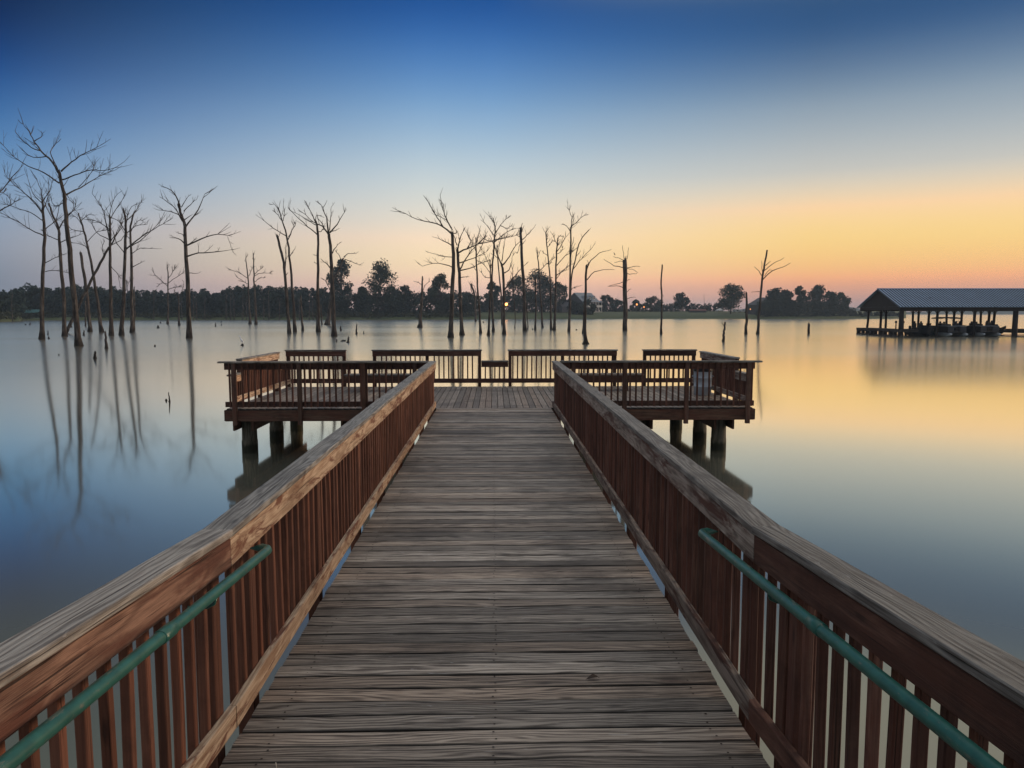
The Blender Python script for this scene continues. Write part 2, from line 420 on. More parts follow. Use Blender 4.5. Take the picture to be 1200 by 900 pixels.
# far shore across open water on the right: low wooded land, 1.6 km away
vs, fs = [], []; n = 90
prof = [0] * (n + 1)
for i in range(n + 1):
    px = 900 + i * 12; base = Vector((*pd(px, 1700), 0)); h = 8 + 4*math.sin(i*.33) + 3*math.sin(i*.9+1) + random.uniform(-1.2, 1.2)
    if px < 1045: h += 7
    for dy, hh in ((0, 0), (8, h*.8), (40, h), (160, h*.9), (400, 0)): vs.append((base.x, base.y + dy, hh))
for i in range(n):
    for j in range(4): fs.append((i*5+j, (i+1)*5+j, (i+1)*5+j+1, i*5+j+1))
mb = MB(); mb.add(vs, fs, None, .5, True); o = mb.build('distant_hills', M['far_land']); tag(o, kind='structure')

# ------------------------------------------------------------------ foliage
def leaves(mb, c, r, n, size, flat=.8):
    """n leaf-clump faces scattered through an uneven ball"""
    for _ in range(n):
        while True:
            q = Vector((random.uniform(-1, 1), random.uniform(-1, 1), random.uniform(-1, 1)))
            if .15 < q.length < 1: break
        q = q * (.65 + .35*random.random())
        p = c + Vector((q.x*r, q.y*r, q.z*r*flat)); s = size * random.uniform(.5, 1.35)
        a = Vector((random.gauss(0, 1), random.gauss(0, 1), random.gauss(0, .7))).normalized(); b = a.cross(Vector((random.gauss(0, 1), random.gauss(0, 1), random.gauss(0, 1)))).normalized()
        k = random.choice((3, 4, 5)); vs = []
        for i in range(k):
            th = 2*math.pi*i/k + random.uniform(-.3, .3); rr = s*random.uniform(.6, 1); vs.append(p + a*math.cos(th)*rr + b*math.sin(th)*rr)
        mb.add(vs, [tuple(range(k))], None, .5)

def live_tree(name, base, h, w, label, cat='tree', group=None, crown_from=.25, lobes=22, dens=60, leaf=.55, mat='leaf', seed=0):
    random.seed(1000 + seed)
    root = thing(name, label, cat, base, group)
    tr = MB(); cr = MB(); B = Vector(base)
    pts = [B - Vector((0, 0, .5)), B + Vector((random.uniform(-.02, .02)*h, 0, h*.25)), B + Vector((random.uniform(-.04, .04)*h, 0, h*.55)), B + Vector((random.uniform(-.05, .05)*h, 0, h*.85))]
    tube(tr, pts, [h*.025, h*.02, h*.014, h*.004], 7, .1)
    lobes = int(lobes*1.35)
    for i in range(lobes):
        t = crown_from + (1-crown_from) * (i + random.random()) / lobes
        env = math.sin(math.pi * min(1, max(.06, (t-crown_from)/(1-crown_from)*.86+.12)))**.7
        ang = random.uniform(0, 2*math.pi); rr = w*.5*env*random.uniform(.35, .95)
        c = B + Vector((math.cos(ang)*rr, math.sin(ang)*rr*.8, h*t*.96))
        lr = w * random.uniform(.15, .26)
        s = B + Vector((0, 0, h*max(.15, t*.96-.2)))
        tube(tr, [s, (s+c)/2 + Vector((0, 0, h*.01)), c], [h*.009, h*.006, h*.002], 5, .1)
        leaves(cr, c, lr, int(dens*3.2*random.uniform(.6, 1.3)), leaf)
    tr.build('trunk', M['trunk'], root); cr.build('crown', M[mat], root)
    return root

def px_tree(name, px, y_top, y_base, wpx, back, label, **k):
    b = land_pt(px, back); sc = b.y / F
    top = at(px, y_top, b.y); live_tree(name, b, top.z - b.z, wpx * sc, label, **k)

# far woods on the left: reads as one mass
random.seed(21)
prof = [(-160, 338), (-60, 334), (0, 339.5), (20, 336), (32, 331), (42, 332), (48, 340), (58, 336), (84, 336), (90, 331), (100, 333), (129, 335), (155, 339), (180, 339), (200, 342), (225, 339), (238, 336), (254, 339), (277, 332), (300, 333), (312, 334), (333, 332), (352, 336), (370, 334), (385, 338), (400, 340)]
def prof_y(px):
    for (a, b) in zip(prof[:-1], prof[1:]):
        if px <= b[0]: return a[1] + (b[1]-a[1])*(px-a[0])/(b[0]-a[0])
    return prof[-1][1]
mb = MB()
px = -160
while px < 400:
    for back in (16, 34, 60):
        x = px + random.uniform(-4, 4); b = land_pt(x, back + random.uniform(-6, 6)); top = at(x, prof_y(x) + random.uniform(-1.5, 5) + (6 if back == 16 else 0), b.y).z
        H = top - b.z; nl = 9
        for i in range(nl):
            t = (i+.5)/nl; r = H*(.20 if t < .7 else .15)
            leaves(mb, b + Vector((random.uniform(-1, 1)*H*.16*(1.2-t), random.uniform(-2, 2), H*t*.92)), r, 34, .75)
    px += 5.5
o = mb.build('far_woods', M['leaf_dark']); tag(o, kind='stuff')
# brush along the water's edge
random.seed(5)
mb = MB(); px = -150
while px < 560:
    b = land_pt(px, random.uniform(2, 9)); hh = random.uniform(1.2, 2.8)
    leaves(mb, b + Vector((0, 0, hh*.4)), hh, 24, .45)
    px += 1.3
o = mb.build('shore_brush', M['reed']); tag(o, kind='stuff')
# dense thicket behind the platform, left of centre and a hedge line to the right
mb = MB(); px = 392
thk = [(392, 344), (410, 342), (430, 341), (445, 343), (470, 344), (490, 341), (505, 338), (520, 342), (545, 338), (556, 347), (580, 347), (600, 342), (640, 344), (660, 349), (668, 356)]
while px < 668:
    for (a, b2) in zip(thk[:-1], thk[1:]):
        if px <= b2[0]: yt = a[1] + (b2[1]-a[1])*(px-a[0])/(b2[0]-a[0]); break
    lowx = px > 562
    b = land_pt(px, random.uniform(8, 26) + (50 if lowx else 0)); H = at(px, yt + random.uniform(-1, 4), b.y).z - b.z
    for i in range(6): leaves(mb, b + Vector((random.uniform(-1, 1)*2, random.uniform(-2, 2), H*(i+.5)/6*.9)), H*.24, 75, .6)
    px += 4.5
o = mb.build('shore_thicket', M['leaf_dark']); tag(o, kind='stuff')

TREES = [  # px, y top, width px, back, lobes, dens, crown_from, label
    (400, 303, 34, 14, 26, 46, .25, 'tall loose evergreen with a high ragged crown right of the far left woods'),
    (447, 307, 46, 16, 26, 40, .25, 'wide open-crowned tree rising from the dark thicket left of centre'),
    (475, 334, 20, 14, 14, 50, .15, 'small bushy tree just left of the thick snag behind the platform'),
    (516, 322, 30, 14, 22, 70, .1, 'dense dark tree with dead twigs on top behind the tallest central dead trees'),
    (577, 331, 20, 40, 16, 70, .4, 'small round-headed tree left of the orange street lamp'),
    (607, 325, 34, 46, 20, 50, .25, 'left half of the broad grove, a leafy tree behind the central dead trees'),
    (633, 319, 44, 50, 26, 55, .25, 'broadest and tallest tree of the grove behind the central dead trees'),
    (655, 331, 22, 44, 14, 45, .3, 'open-branched tree at the right edge of the grove next to the big house'),
    (711, 346, 20, 70, 14, 60, .1, 'round tree close to the right of the columned house'),
    (724, 352, 18, 75, 12, 60, .1, 'low tree between the columned house and the thick flat-topped dead trunk'),
    (746, 352, 14, 85, 12, 60, .1, 'low dark tree behind the pair of orange street lamps'),
    (764, 349, 22, 85, 14, 60, .1, 'pointed dark tree left of the thin bent dead pole'),
    (797, 344, 20, 60, 14, 55, .25, 'small spreading tree right of the thin bent dead pole'),
    (856, 334, 34, 30, 26, 44, .2, 'big airy tree standing alone on the lawn beside the white tent'),
    (908, 339, 30, 12, 24, 80, .05, 'dense dark tree covering the dark barn on the right point'),
    (936, 336, 22, 14, 16, 60, .1, 'narrow tree second from the left in the clump on the right point'),
    (958, 336, 32, 14, 22, 60, .1, 'broad tree in the middle of the clump on the right point'),
    (985, 344, 24, 10, 20, 50, .1, 'loose leafy tree at the open end of the clump on the right point'),
    (921, 341, 22, 13, 20, 60, .05, 'leafy tree filling the gap between the dense tree over the barn and the narrow tree'),
    (972, 342, 22, 14, 20, 60, .05, 'leafy tree second from the right in the clump on the right point'),
    (460, 336, 26, 18, 20, 60, .1, 'low leafy tree at the right foot of the wide open-crowned tree'),
    (425, 338, 26, 18, 20, 60, .1, 'low leafy tree between the tall loose evergreen and the wide open-crowned tree'),
    (548, 343, 22, 14, 18, 60, .1, 'low leafy tree behind the gap between central dead trees and street lamp'),
    (689, 352, 17, 22, 14, 60, .0, 'round bush hiding the front corner of the big house'),
    (672, 354, 20, 26, 14, 60, .0, 'bushy low tree in front of the dark gable of the big house'),
]
for i, (px, yt, w, back, lb, dn, cf, lab) in enumerate(TREES):
    px_tree('leafy_tree', px, yt, 372, w, back, lab, group='live trees on the far shore', lobes=lb, dens=dn, crown_from=cf, leaf=.5, seed=i, mat='leaf' if i % 2 else 'leaf_dark')
random.seed(55)
mb = MB()
for px in range(770, 846, 3):
    b = land_pt(px, 90); H = at(px, 357 + random.uniform(-2.5, 2), b.y).z - b.z
    for i in range(4): leaves(mb, b + Vector((random.uniform(-1, 1), 0, H*(i+.5)/4*.9)), H*.34, 40, .55)
for px in range(706, 780, 3):
    b = land_pt(px, 80); H = at(px, 361 + random.uniform(-1.5, 2), b.y).z - b.z
    for i in range(3): leaves(mb, b + Vector((random.uniform(-1, 1), 0, H*(i+.5)/3*.9)), H*.42, 36, .55)
o = mb.build('hedge_row', M['leaf_dark']); tag(o, kind='stuff')
mb = MB()
for px in range(890, 1056, 3):
    yt = 366 - max(0, (1000-px))*.02; b = land_pt(px, 7); H = max(2., at(px, ((352 if px < 992 else 362) if px < 1000 else 366.0) + random.uniform(-2, 1.0), b.y).z - b.z)
    for i in range(4): leaves(mb, b + Vector((random.uniform(-1, 1), random.uniform(-1, 1), H*(i+.5)/4*.9)), min(2.6, H*.4), 50, .5)
o = mb.build('point_scrub', M['leaf_dark']); tag(o, kind='stuff')

# ------------------------------------------------------------------ buildings on the far shore
M['siding_dark'] = simple('dark_siding', (.075, .075, .085), .8, 0, .15, .5)
M['white_paint'] = simple('white_paint', (.62, .62, .60), .6, 0, .1, .5)
M['metal_roof'] = simple('pale_metal_roof', (.22, .25, .29), .5, .2, .15, .5)
M['teal_roof'] = simple('teal_roof', (.05, .16, .17), .6, 0, .1, .5)
M['glass'] = simple('dark_window', (.02, .025, .03), .15, 0, .1, 1, .6)
M['red_roof'] = simple('red_roof', (.13, .04, .035), .7, 0, .1, .5)
def emis(name, col, st):
    m, nt, p = newmat(name); p.inputs['Base Color'].default_value = (*col, 1); p.inputs['Emission Color'].default_value = (*col, 1); p.inputs['Emission Strength'].default_value = st
    return m
M['lamp_glow'] = emis('sodium_lamp', (1.0, .36, .08), 7)
M['lamp_dim'] = emis('dim_sodium_lamp', (1.0, .33, .08), 2.2)
M['porch_glow'] = emis('porch_lamp', (1.0, .5, .18), 4)

def gable(mb, x0, x1, y0, y1, z0, z1, over=.4, th=.2, axis='x'):
    """gable roof with thickness; ridge along axis"""
    if axis == 'x':
        ym = (y0+y1)/2; s = (z1-z0)/((y1-y0)/2)
        a = [(x0-over, y0-over, z0-over*s), (x1+over, y0-over, z0-over*s), (x1+over, ym, z1), (x0-over, ym, z1), (x0-over, y1+over, z0-over*s), (x1+over, y1+over, z0-over*s)]
    else:
        xm = (x0+x1)/2; s = (z1-z0)/((x1-x0)/2)
        a = [(x0-over, y0-over, z0-over*s), (x0-over, y1+over, z0-over*s), (xm, y1+over, z1), (xm, y0-over, z1), (x1+over, y0-over, z0-over*s), (x1+over, y1+over, z0-over*s)]
    b = [(p[0], p[1], p[2]+th) for p in a]
    f = [(0,1,2,3), (3,2,5,4)]
    mb.add(a+b, [tuple(reversed(q)) for q in f] + [tuple(i+6 for i in q) for q in f] + [(0,1,7,6), (5,4,10,11), (0,6,9,3), (3,9,10,4), (1,2,8,7), (2,5,11,8)])

def rot_about(o, piv, ang):
    o.rotation_euler.z = ang

# the columned house: modelled round its own base, then turned
hp = land_pt(684, 55); hs = hp.y / F
house = thing('columned_house', 'large dark-gabled house with a white two-storey columned porch and a lit lamp', 'house', (0, 0, 0))
W, D, H1 = 10.5, 7.5, 6.6     # half length of the gable side, etc.
mb = MB(); box(mb, (-7, -6, 0), (7, 8, 6.8)); 
mb.add([(-7, -6, 6.8), (-7, 8, 6.8), (-7, 1, 12.2), (7, -6, 6.8), (7, 8, 6.8), (7, 1, 12.2)], [(0, 2, 1), (3, 4, 5)]); mb.build('wall', M['siding_dark'], house)
mb = MB(); gable(mb, -7, 7, -6, 8, 6.8, 12.0, .5, .25); mb.build('roof', M['metal_roof'], house)
mb = MB(); box(mb, (-6.5, -9.5, 3.3), (6.5, -6.02, 3.6)); box(mb, (-6.5, -9.5, .3), (6.5, -6.02, .6)); 
box(mb, (-6.5, -9.5, 3.6), (6.5, -9.42, 4.5)); mb.build('porch', M['white_paint'], house)
mb = MB(); mb.add([(-7, -9.9, 6.3), (7, -9.9, 6.3), (7, -6.05, 7.1), (-7, -6.05, 7.1), (-7, -9.9, 6.6), (7, -9.9, 6.6), (7, -6.05, 7.4), (-7, -6.05, 7.4)], [(0,3,2,1),(4,5,6,7),(0,1,5,4),(1,2,6,5),(2,3,7,6),(3,0,4,7)]); mb.build('porch_roof', M['metal_roof'], house)
for x in (-6.2, -3.7, -1.2, 1.2, 3.7, 6.2):
    mb = MB(); tube(mb, [(x, -9.2, .6), (x, -9.2, 3.3)], [.24, .2], 8); tube(mb, [(x, -9.2, 3.6), (x, -9.2, 6.3)], [.22, .18], 8); mb.build('column', M['white_paint'], house)
for x in (-3.6, 0, 3.6):
    mb = MB(); box(mb, (x-.75, -5.2, 8.0), (x+.75, -2.5, 9.6)); d = mb.build('dormer', M['white_paint'], house)
    mb = MB(); gable(mb, x-.8, x+.8, -5.2, -2.2, 9.6, 10.4, .2, .1, 'y'); mb.build('dormer_roof', M['metal_roof'], d)
    mb = MB(); box(mb, (x-.4, -5.26, 8.3), (x+.4, -5.21, 9.4)); mb.build('pane', M['glass'], d)
for x in (-5, -2.5, 0, 2.5, 5):
    for z in (1.2, 4.2):
        mb = MB(); box(mb, (x-.5, -6.06, z), (x+.5, -6.01, z+1.8)); mb.build('window', M['glass'], house)
mb = MB(); box(mb, (-21, -3, 0), (-7.02, 5, 3.6)); mb.build('wing', M['siding_dark'], house)
mb = MB(); gable(mb, -21, -7.02, -3, 5, 3.6, 6.2, .4, .2); mb.build('wing_roof', M['siding_dark'], house)
mb = MB(); bmx = bmesh.new(); tube(mb, [(1.5, -8.0, 2.3), (1.5, -8.0, 2.6), (1.5, -8, 2.9)], [.15, .4, .15], 10); mb.build('porch_lamp', M['porch_glow'], house)
house.location = (hp.x, hp.y, hp.z - .3); house.rotation_euler.z = R(38)
house.scale = (1.0, 1.0, 1.0)

# barn on the right point
bp = land_pt(893, 24)
barn = thing('dark_barn', 'dark gabled barn half hidden by the trees on the right point', 'barn', (0, 0, 0))
mb = MB(); box(mb, (-6, -5, 0), (8, 6, 6)); mb.add([(-6, -5, 6), (8, -5, 6), (1, -5, 10.2), (-6, 6, 6), (8, 6, 6), (1, 6, 10.2)], [(0, 1, 2), (3, 5, 4)]); mb.build('wall', M['siding_dark'], barn)
mb = MB(); gable(mb, -6, 8, -5, 6, 6, 10, .5, .25, 'y'); mb.build('roof', M['siding_dark'], barn)
barn.location = bp - Vector((0, 0, .5)); barn.rotation_euler.z = R(8)

# teal-roofed house in the left woods
tp = land_pt(38, 9)
th = thing('lakeside_cabin', 'low cabin with a teal metal roof in front of the far left woods', 'cabin', (0, 0, 0))
mb = MB(); box(mb, (-3.2, -2, 0), (3.2, 3, 2.0)); mb.build('wall', M['siding_dark'], th)
mb = MB(); gable(mb, -3.2, 3.2, -2, 3, 2.0, 3.2, .5, .12); mb.build('roof', M['teal_roof'], th)
for x in (-1.8, 1.4):
    mb = MB(); box(mb, (x-.4, -2.05, .8), (x+.4, -2.01, 1.6)); mb.build('window', M['glass'], th)
th.location = tp

# low shed, tent and van on the lawn
sp = land_pt(817, 48)
sh = thing('red_roofed_shed', 'long low shed with a red roof on the right-hand lawn below the radio mast', 'shed', (0, 0, 0))
mb = MB(); box(mb, (-5, -2, 0), (5, 2, 1.1)); mb.build('wall', M['siding_dark'], sh)
mb = MB(); gable(mb, -5, 5, -2, 2, 1.1, 1.9, .3, .1); mb.build('roof', M['red_roof'], sh)
sh.location = sp
sp = land_pt(843.5, 46)
sh = thing('white_tent', 'small white peaked tent at the foot of the airy lone tree', 'tent', (0, 0, 0))
mb = MB(); box(mb, (-1.9, -1.9, .0), (-1.8, -1.8, 1.2)); box(mb, (1.8, -1.9, .0), (1.9, -1.8, 1.2)); box(mb, (-1.9, 1.8, .0), (-1.8, 1.9, 1.2)); box(mb, (1.8, 1.8, .0), (1.9, 1.9, 1.2)); mb.build('pole', M['white_paint'], sh)
mb = MB(); mb.add([(-2.1, -2.1, 1.1), (2.1, -2.1, 1.1), (2.1, 2.1, 1.1), (-2.1, 2.1, 1.1), (-2, -2, 1.5), (2, -2, 1.5), (2, 2, 1.5), (-2, 2, 1.5), (0, 0, 2.6)], [(0,1,5,4),(1,2,6,5),(2,3,7,6),(3,0,4,7),(4,5,8),(5,6,8),(6,7,8),(7,4,8)]); mb.build('canopy', M['white_paint'], sh)
sh.location = sp
for k, (px, lab) in enumerate(((863, 'white van parked on the lawn right of the airy lone tree'), (870, 'white pickup truck parked right of the white van'))):
    sp = land_pt(px, 46)
    car = thing('parked_van' if k == 0 else 'parked_truck', lab, 'van' if k == 0 else 'truck', (0, 0, 0))
    mb = MB()
    pr = [(-2.4, .4), (-2.4, 1.0), (-2.0, 1.9), (1.2, 1.95), (1.7, 1.2), (2.4, 1.0), (2.4, .4)] if k == 0 else [(-2.6, .5), (-2.6, 1.1), (-.4, 1.1), (-.3, 1.7), (.9, 1.7), (1.4, 1.15), (2.5, 1.0), (2.5, .5)]
    nn = len(pr); vs = [(a, -.9, b) for a, b in pr] + [(a, .9, b) for a, b in pr]
    mb.add(vs, [tuple(range(nn)), tuple(range(2*nn-1, nn-1, -1))] + [(i, i+nn, (i+1) % nn+nn, (i+1) % nn) for i in range(nn)]); mb.build('body', M['white_paint'], car)
    for wx in (-1.5, 1.5):
        for wy in (-.92, .92):
            mb = MB(); tube(mb, [(wx, wy-.1, .38), (wx, wy+.1, .38)], [.38, .38], 12); mb.build('wheel', M['glass'], car)
    mb = MB(); box(mb, (-.2, -.915, 1.2), (.9, -.905, 1.6)); mb.build('window', M['glass'], car)
    car.location = sp
# radio mast
sp = land_pt(825.5, 70)
mb = MB(); ht = at(825.5, 345, sp.y).z
tube(mb, [sp, Vector((sp.x-.2, sp.y, sp.z+4)), Vector((sp.x-.6, sp.y, ht))], [.16, .13, .07], 6)
o = mb.build('radio_mast', M['siding_dark']); tag(o, 'thin grey radio mast above the hedge, left of the airy lone tree', 'mast')
# street lamps
def lamp(px, y, back, lab, r=.42):
    b = land_pt(px, back); t = at(px, y, b.y)
    root = thing('street_lamp', lab, 'street lamp', b, 'orange street lamps on the far shore')
    mb = MB(); tube(mb, [b - Vector((0, 0, .3)), (b.x, b.y, t.z-.25)], [.12, .08], 6); mb.build('pole', M['siding_dark'], root)
    mb = MB(); tube(mb, [t+Vector((0, 0, -r)), t+Vector((0, 0, -r*.6)), t, t+Vector((0, 0, r*.6)), t+Vector((0, 0, r))], [r*.2, r*.8, r, r*.8, r*.2], 10); mb.build('globe', M['lamp_glow' if r > .7 else 'lamp_dim'], root)
lamp(593.3, 356.6, 6, 'brightest orange street lamp, glowing between the two central groups of dead trees', .75)
lamp(746.3, 356.8, 40, 'orange street lamp right of the thick flat-topped dead trunk, the higher of two', .55)
lamp(754.7, 359.8, 40, 'small orange street lamp left of the thin dead pole, the lower of two', .38)
lamp(879.3, 362.3, 20, 'dim orange street lamp beside the dark barn', .3)

# ------------------------------------------------------------------ dead trees
def limb_pts(tr, pts, Y, dy0, dy1):
    out = []
    n = len(pts)
    for i, (x, y) in enumerate(pts):
        t = i/(n-1); out.append(at(tr[0] + x/tr[2], tr[1] + y/tr[2], Y + dy0 + (dy1-dy0)*t))
    return out
def smooth_path(P, k=3, j=0.0):
    out = []
    n = len(P)
    for i in range(n-1):
        p0 = P[max(i-1, 0)]; p1 = P[i]; p2 = P[i+1]; p3 = P[min(i+2, n-1)]
        for s in range(k):
            t = s/k; q = .5*((2*p1) + (p2-p0)*t + (2*p0-5*p1+4*p2-p3)*t*t + (-p0+3*p1-3*p2+p3)*t**3)
            if j and (i or s): q = q + Vector((random.uniform(-j, j), random.uniform(-j, j), random.uniform(-j, j)))*1.6
            out.append(q)
    out.append(P[-1]); return out
def twigs(mb, P, r0, n, L, px_r):
    for _ in range(n):
        i = random.randint(max(1, len(P)//3), len(P)-1); p = P[i]; d = (P[i]-P[i-1]).normalized()
        side = Vector((random.uniform(-1, 1), random.uniform(-1, 1), random.uniform(-.5, .8))).normalized()
        e = (d*1.1 + side*.9).normalized(); l = L*random.uniform(.4, 1)
        m1 = p + e*l*.5 + Vector((0, 0, l*.04)); m2 = p + e*l + Vector((random.uniform(-.1, .1)*l, 0, l*.16))
        r = max(px_r*.9, r0*.3); tube(mb, [p, m1, m2], [r, r*.75, r*.4], 4, 0, False)
        if random.random() < .6: tube(mb, [m1, m1 + (e*.6 + Vector((random.uniform(-.6, .6), 0, .5))).normalized()*l*.4], [r*.6, r*.35], 4, 0, False)

def dead_tree(label, tr, trunk, w, limbs=(), name='dead_tree', cat='dead tree', group='dead trees standing in the lake', tw=2, seed=0, flare=1.5, twl=.09, base_y=None):
    """tr=(ox,oy,scale) of the sketch coordinates; trunk and limbs are polylines; w=(base px, top px) in photo pixels"""
    random.seed(4000 + seed)
    bx, by = tr[0] + trunk[0][0]/tr[2], tr[1] + trunk[0][1]/tr[2]
    base = on_z(bx, base_y or by, 0.0); Y = base.y; m = Y / F
    T = limb_pts(tr, trunk, Y, 0, random.uniform(-.6, .6)); T[0] = base.copy()
    P = smooth_path(T, 4, m*.25); n = len(P)
    H = P[-1].z
    P = [base - Vector((0, 0, .6))] + P
    rb, rt = w[0]*m/2, w[1]*m/2
    rads = [rb*flare] + [(rb + (rt-rb)*(i/(n-1))**.8) * (1 + (flare-1)*math.exp(-i*1.3)) for i in range(n)]
    root = thing(name, label, cat, base, group)
    mb = MB(); tube(mb, P, rads, 10, .07)
    if not limbs or w[1] > 2.2:      # broken, splintered top
        p = P[-1]
        for _ in range(4): q = p + Vector((random.uniform(-.6, .6)*rt, random.uniform(-.6, .6)*rt, 0)); tube(mb, [q-Vector((0, 0, rt)), q+Vector((random.uniform(-.3, .3)*rt, 0, rt*random.uniform(.5, 2.2)))], [rt*.4, rt*.05], 4)
    if tw and limbs: twigs(mb, P[-max(4, n//3):], rt, tw*2, H*twl, m*.28)
    mb.build('trunk', M['bark'], root)
    for L in limbs:
        wl_, pts = (L[0], L[1:]) if isinstance(L[0], (int, float)) else (None, L)
        span = math.hypot(pts[-1][0]-pts[0][0], pts[-1][1]-pts[0][1]) / tr[2] * m
        Q = smooth_path(limb_pts(tr, pts, Y, 0, random.uniform(-.55, .55)*span), 3, m*.3)
        r0 = (wl_ if wl_ else min(w[1]*.8, 2.4))*m/2; r1 = max(m*.22, r0*.2)
        mb = MB(); tube(mb, Q, [r0 + (r1-r0)*(i/(len(Q)-1))**.8 for i in range(len(Q))], 6, .06)
        if tw: twigs(mb, Q, r0, tw*2 + int(span/1.3), min(span*.4, H*twl*1.3), m*.26)
        mb.build('limb', M['bark'], root)
    return root

Z1 = (0, 130, 3.1033); Z2 = (260, 210, 4.0); Z3 = (460, 220, 4.0); Z4 = (700, 270, 4.0); Z8 = (0, 330, 4.0)
k = 0
def DT(*a, **kw):
    global k
    k += 1; return dead_tree(*a, seed=k, **kw)
DT('tallest dead tree at the far left, thick trunk leaning left with wide crooked limbs', Z1, [(287,855),(270,690),(253,500),(240,380),(232,300),(215,222)], (6.6, 3.2),
   [(2.8,(215,225),(190,185),(150,145),(125,110),(105,75),(85,48)), (1.4,(150,145),(112,132),(75,100),(55,72)), (1.8,(215,262),(160,225),(100,200),(50,165),(0,112)),
    (2.2,(222,220),(260,185),(310,155),(365,125)), (1.8,(228,250),(270,235),(330,215),(380,217),(425,203)), (2.2,(240,305),(290,280),(340,250),(392,225)),
    (1.4,(198,190),(185,150),(200,120),(213,90)), (1.2,(250,380),(270,350),(252,318)), (1.3,(125,110),(150,95),(152,78)), (1.2,(235,330),(200,345),(178,300)), (1.3,(170,165),(120,170),(78,140)), (1.0,(285,278),(330,230),(345,190))], tw=3)
DT('dead tree with many fine upswept limbs, leftmost whole trunk in the lake', Z1, [(152,830),(155,640),(162,460),(158,380),(154,325)], (4.8, 2.0),
   [(1.5,(160,385),(130,340),(90,300),(48,255)), (1.2,(158,400),(110,370),(60,352),(20,340)), (1.5,(160,455),(110,430),(60,400),(0,370)), (1.3,(157,350),(150,290),(130,240)),
    (1.2,(156,330),(180,290),(192,255)), (1.2,(165,430),(200,400),(232,378)), (1.2,(158,370),(110,315),(55,272),(18,228)), (1.0,(165,552),(200,535),(236,520)), (1.0,(165,585),(200,580),(240,586)), (1.1,(157,360),(175,310),(178,250)),(1.,(156,340),(120,300),(100,240))], tw=3)
DT('dead tree with spread limbs just left of the tallest leaning dead tree', Z1, [(235,820),(232,700),(222,560),(215,470),(212,425),(190,375),(178,335)], (4.6, 1.8),
   [(1.8,(212,432),(240,385),(275,350),(255,315)), (1.3,(214,440),(195,400),(168,350),(148,330)), (1.2,(215,470),(175,455),(150,430)), (1.2,(216,480),(260,460),(290,450)), (1.,(205,400),(215,350),(230,320))])
DT('broken dead trunk leaning steeply right across the tallest leaning dead tree', Z1, [(240,808),(290,700),(330,620),(375,535),(402,490)], (3.6, 2.4), [(2.0,(402,490),(430,440),(452,380)), (1.2,(380,530),(372,500),(380,470)), (1.1,(400,490),(440,470),(460,440))], flare=1.1)
DT('bare limbless dead pole between the tallest leaning tree and the left-leaning dead tree', Z1, [(328,803),(318,690),(305,590),(293,515)], (4.0, 2.8))
DT('thin short dead pole in front of the far left woods behind the bare pole', Z1, [(311,782),(311,730),(310,692)], (1.8, 1.2), flare=1.1)
DT('dead tree leaning left with short thin limbs near its top, right of the bare pole', Z1, [(370,805),(347,650),(325,520),(305,435),(285,372)], (3.8, 1.4),
   [(1.2,(330,545),(312,492),(262,480)), (1.0,(308,440),(262,432),(240,410)), (1.0,(315,480),(350,440),(400,432)), (.9,(295,400),(320,378),(340,380)), (.9,(300,420),(280,390),(262,382))])
DT('straight dead tree with a tangled fan of limbs, left of the close pair of trunks', Z1, [(405,817),(400,600),(400,480),(398,380)], (4.2, 2.0),
   [(1.8,(399,470),(385,400),(370,350),(335,300)), (1.3,(398,400),(420,360),(452,310)), (1.2,(400,470),(350,440),(330,400)), (1.2,(400,480),(430,430),(445,380)), (1.0,(398,430),(350,400),(310,395)), (1.0,(398,390),(410,330),(430,300)), (1.,(400,440),(370,410),(340,405)), (.9,(402,560),(430,600),(436,640))])
DT('dead tree with a long right-reaching limb, left trunk of a close pair', Z1, [(442,816),(450,650),(455,500),(458,400),(448,355)], (4.6, 1.8),
   [(2.0,(456,505),(510,460),(560,430),(605,403)), (1.2,(456,450),(490,420),(535,412)), (1.4,(458,400),(490,370),(520,318)), (1.2,(454,520),(425,480),(412,440)), (1.1,(457,440),(430,400),(390,380)), (1.0,(458,420),(470,360),(500,335))])
DT('dead tree with short twiggy limbs low on the trunk, right trunk of a close pair', Z1, [(480,806),(478,640),(477,500),(475,420),(490,365)], (4.0, 1.5),
   [(1.5,(477,492),(525,460),(585,400)), (1.2,(478,572),(500,558),(515,550)), (1.0,(477,520),(510,500),(560,500)), (1.0,(476,440),(500,400),(520,398)), (.9,(477,470),(450,440),(440,400))])
DT('slim bare dead pole tight against the right of the close pair of trunks', Z1, [(489,797),(489,720),(488,640)], (1.8, 1.2), flare=1.1)
DT('thin grey dead pole far behind the close pair of trunks', Z1, [(466,756),(465,680),(460,620)], (1.3, .9), [(.5,(462,640),(470,622),(482,610))], flare=1.1)
DT('dead tree with two long limbs pointing right, standing alone left of the platform', Z1, [(688,826),(682,620),(676,510),(672,420),(660,380),(648,338)], (5.2, 2.6),
   [(1.8,(665,392),(640,372),(575,360)), (1.6,(664,402),(630,347),(580,312)), (2.4,(672,425),(720,360),(745,302)), (1.3,(660,350),(685,310)), (1.3,(668,365),(692,340),(715,322)), (1.3,(672,395),(698,378)), (2.0,(655,350),(640,310),(615,285),(585,275)),
    (2.2,(677,490),(730,465),(790,448),(843,456)), (.5,(828,456),(838,485),(848,513)), (2.0,(677,530),(720,517),(790,512),(840,505)), (1.8,(677,487),(650,465),(625,460)), (1.4,(677,480),(665,450),(645,443)), (1.4,(680,490),(715,460)), (.9,(685,590),(720,590))], tw=1)
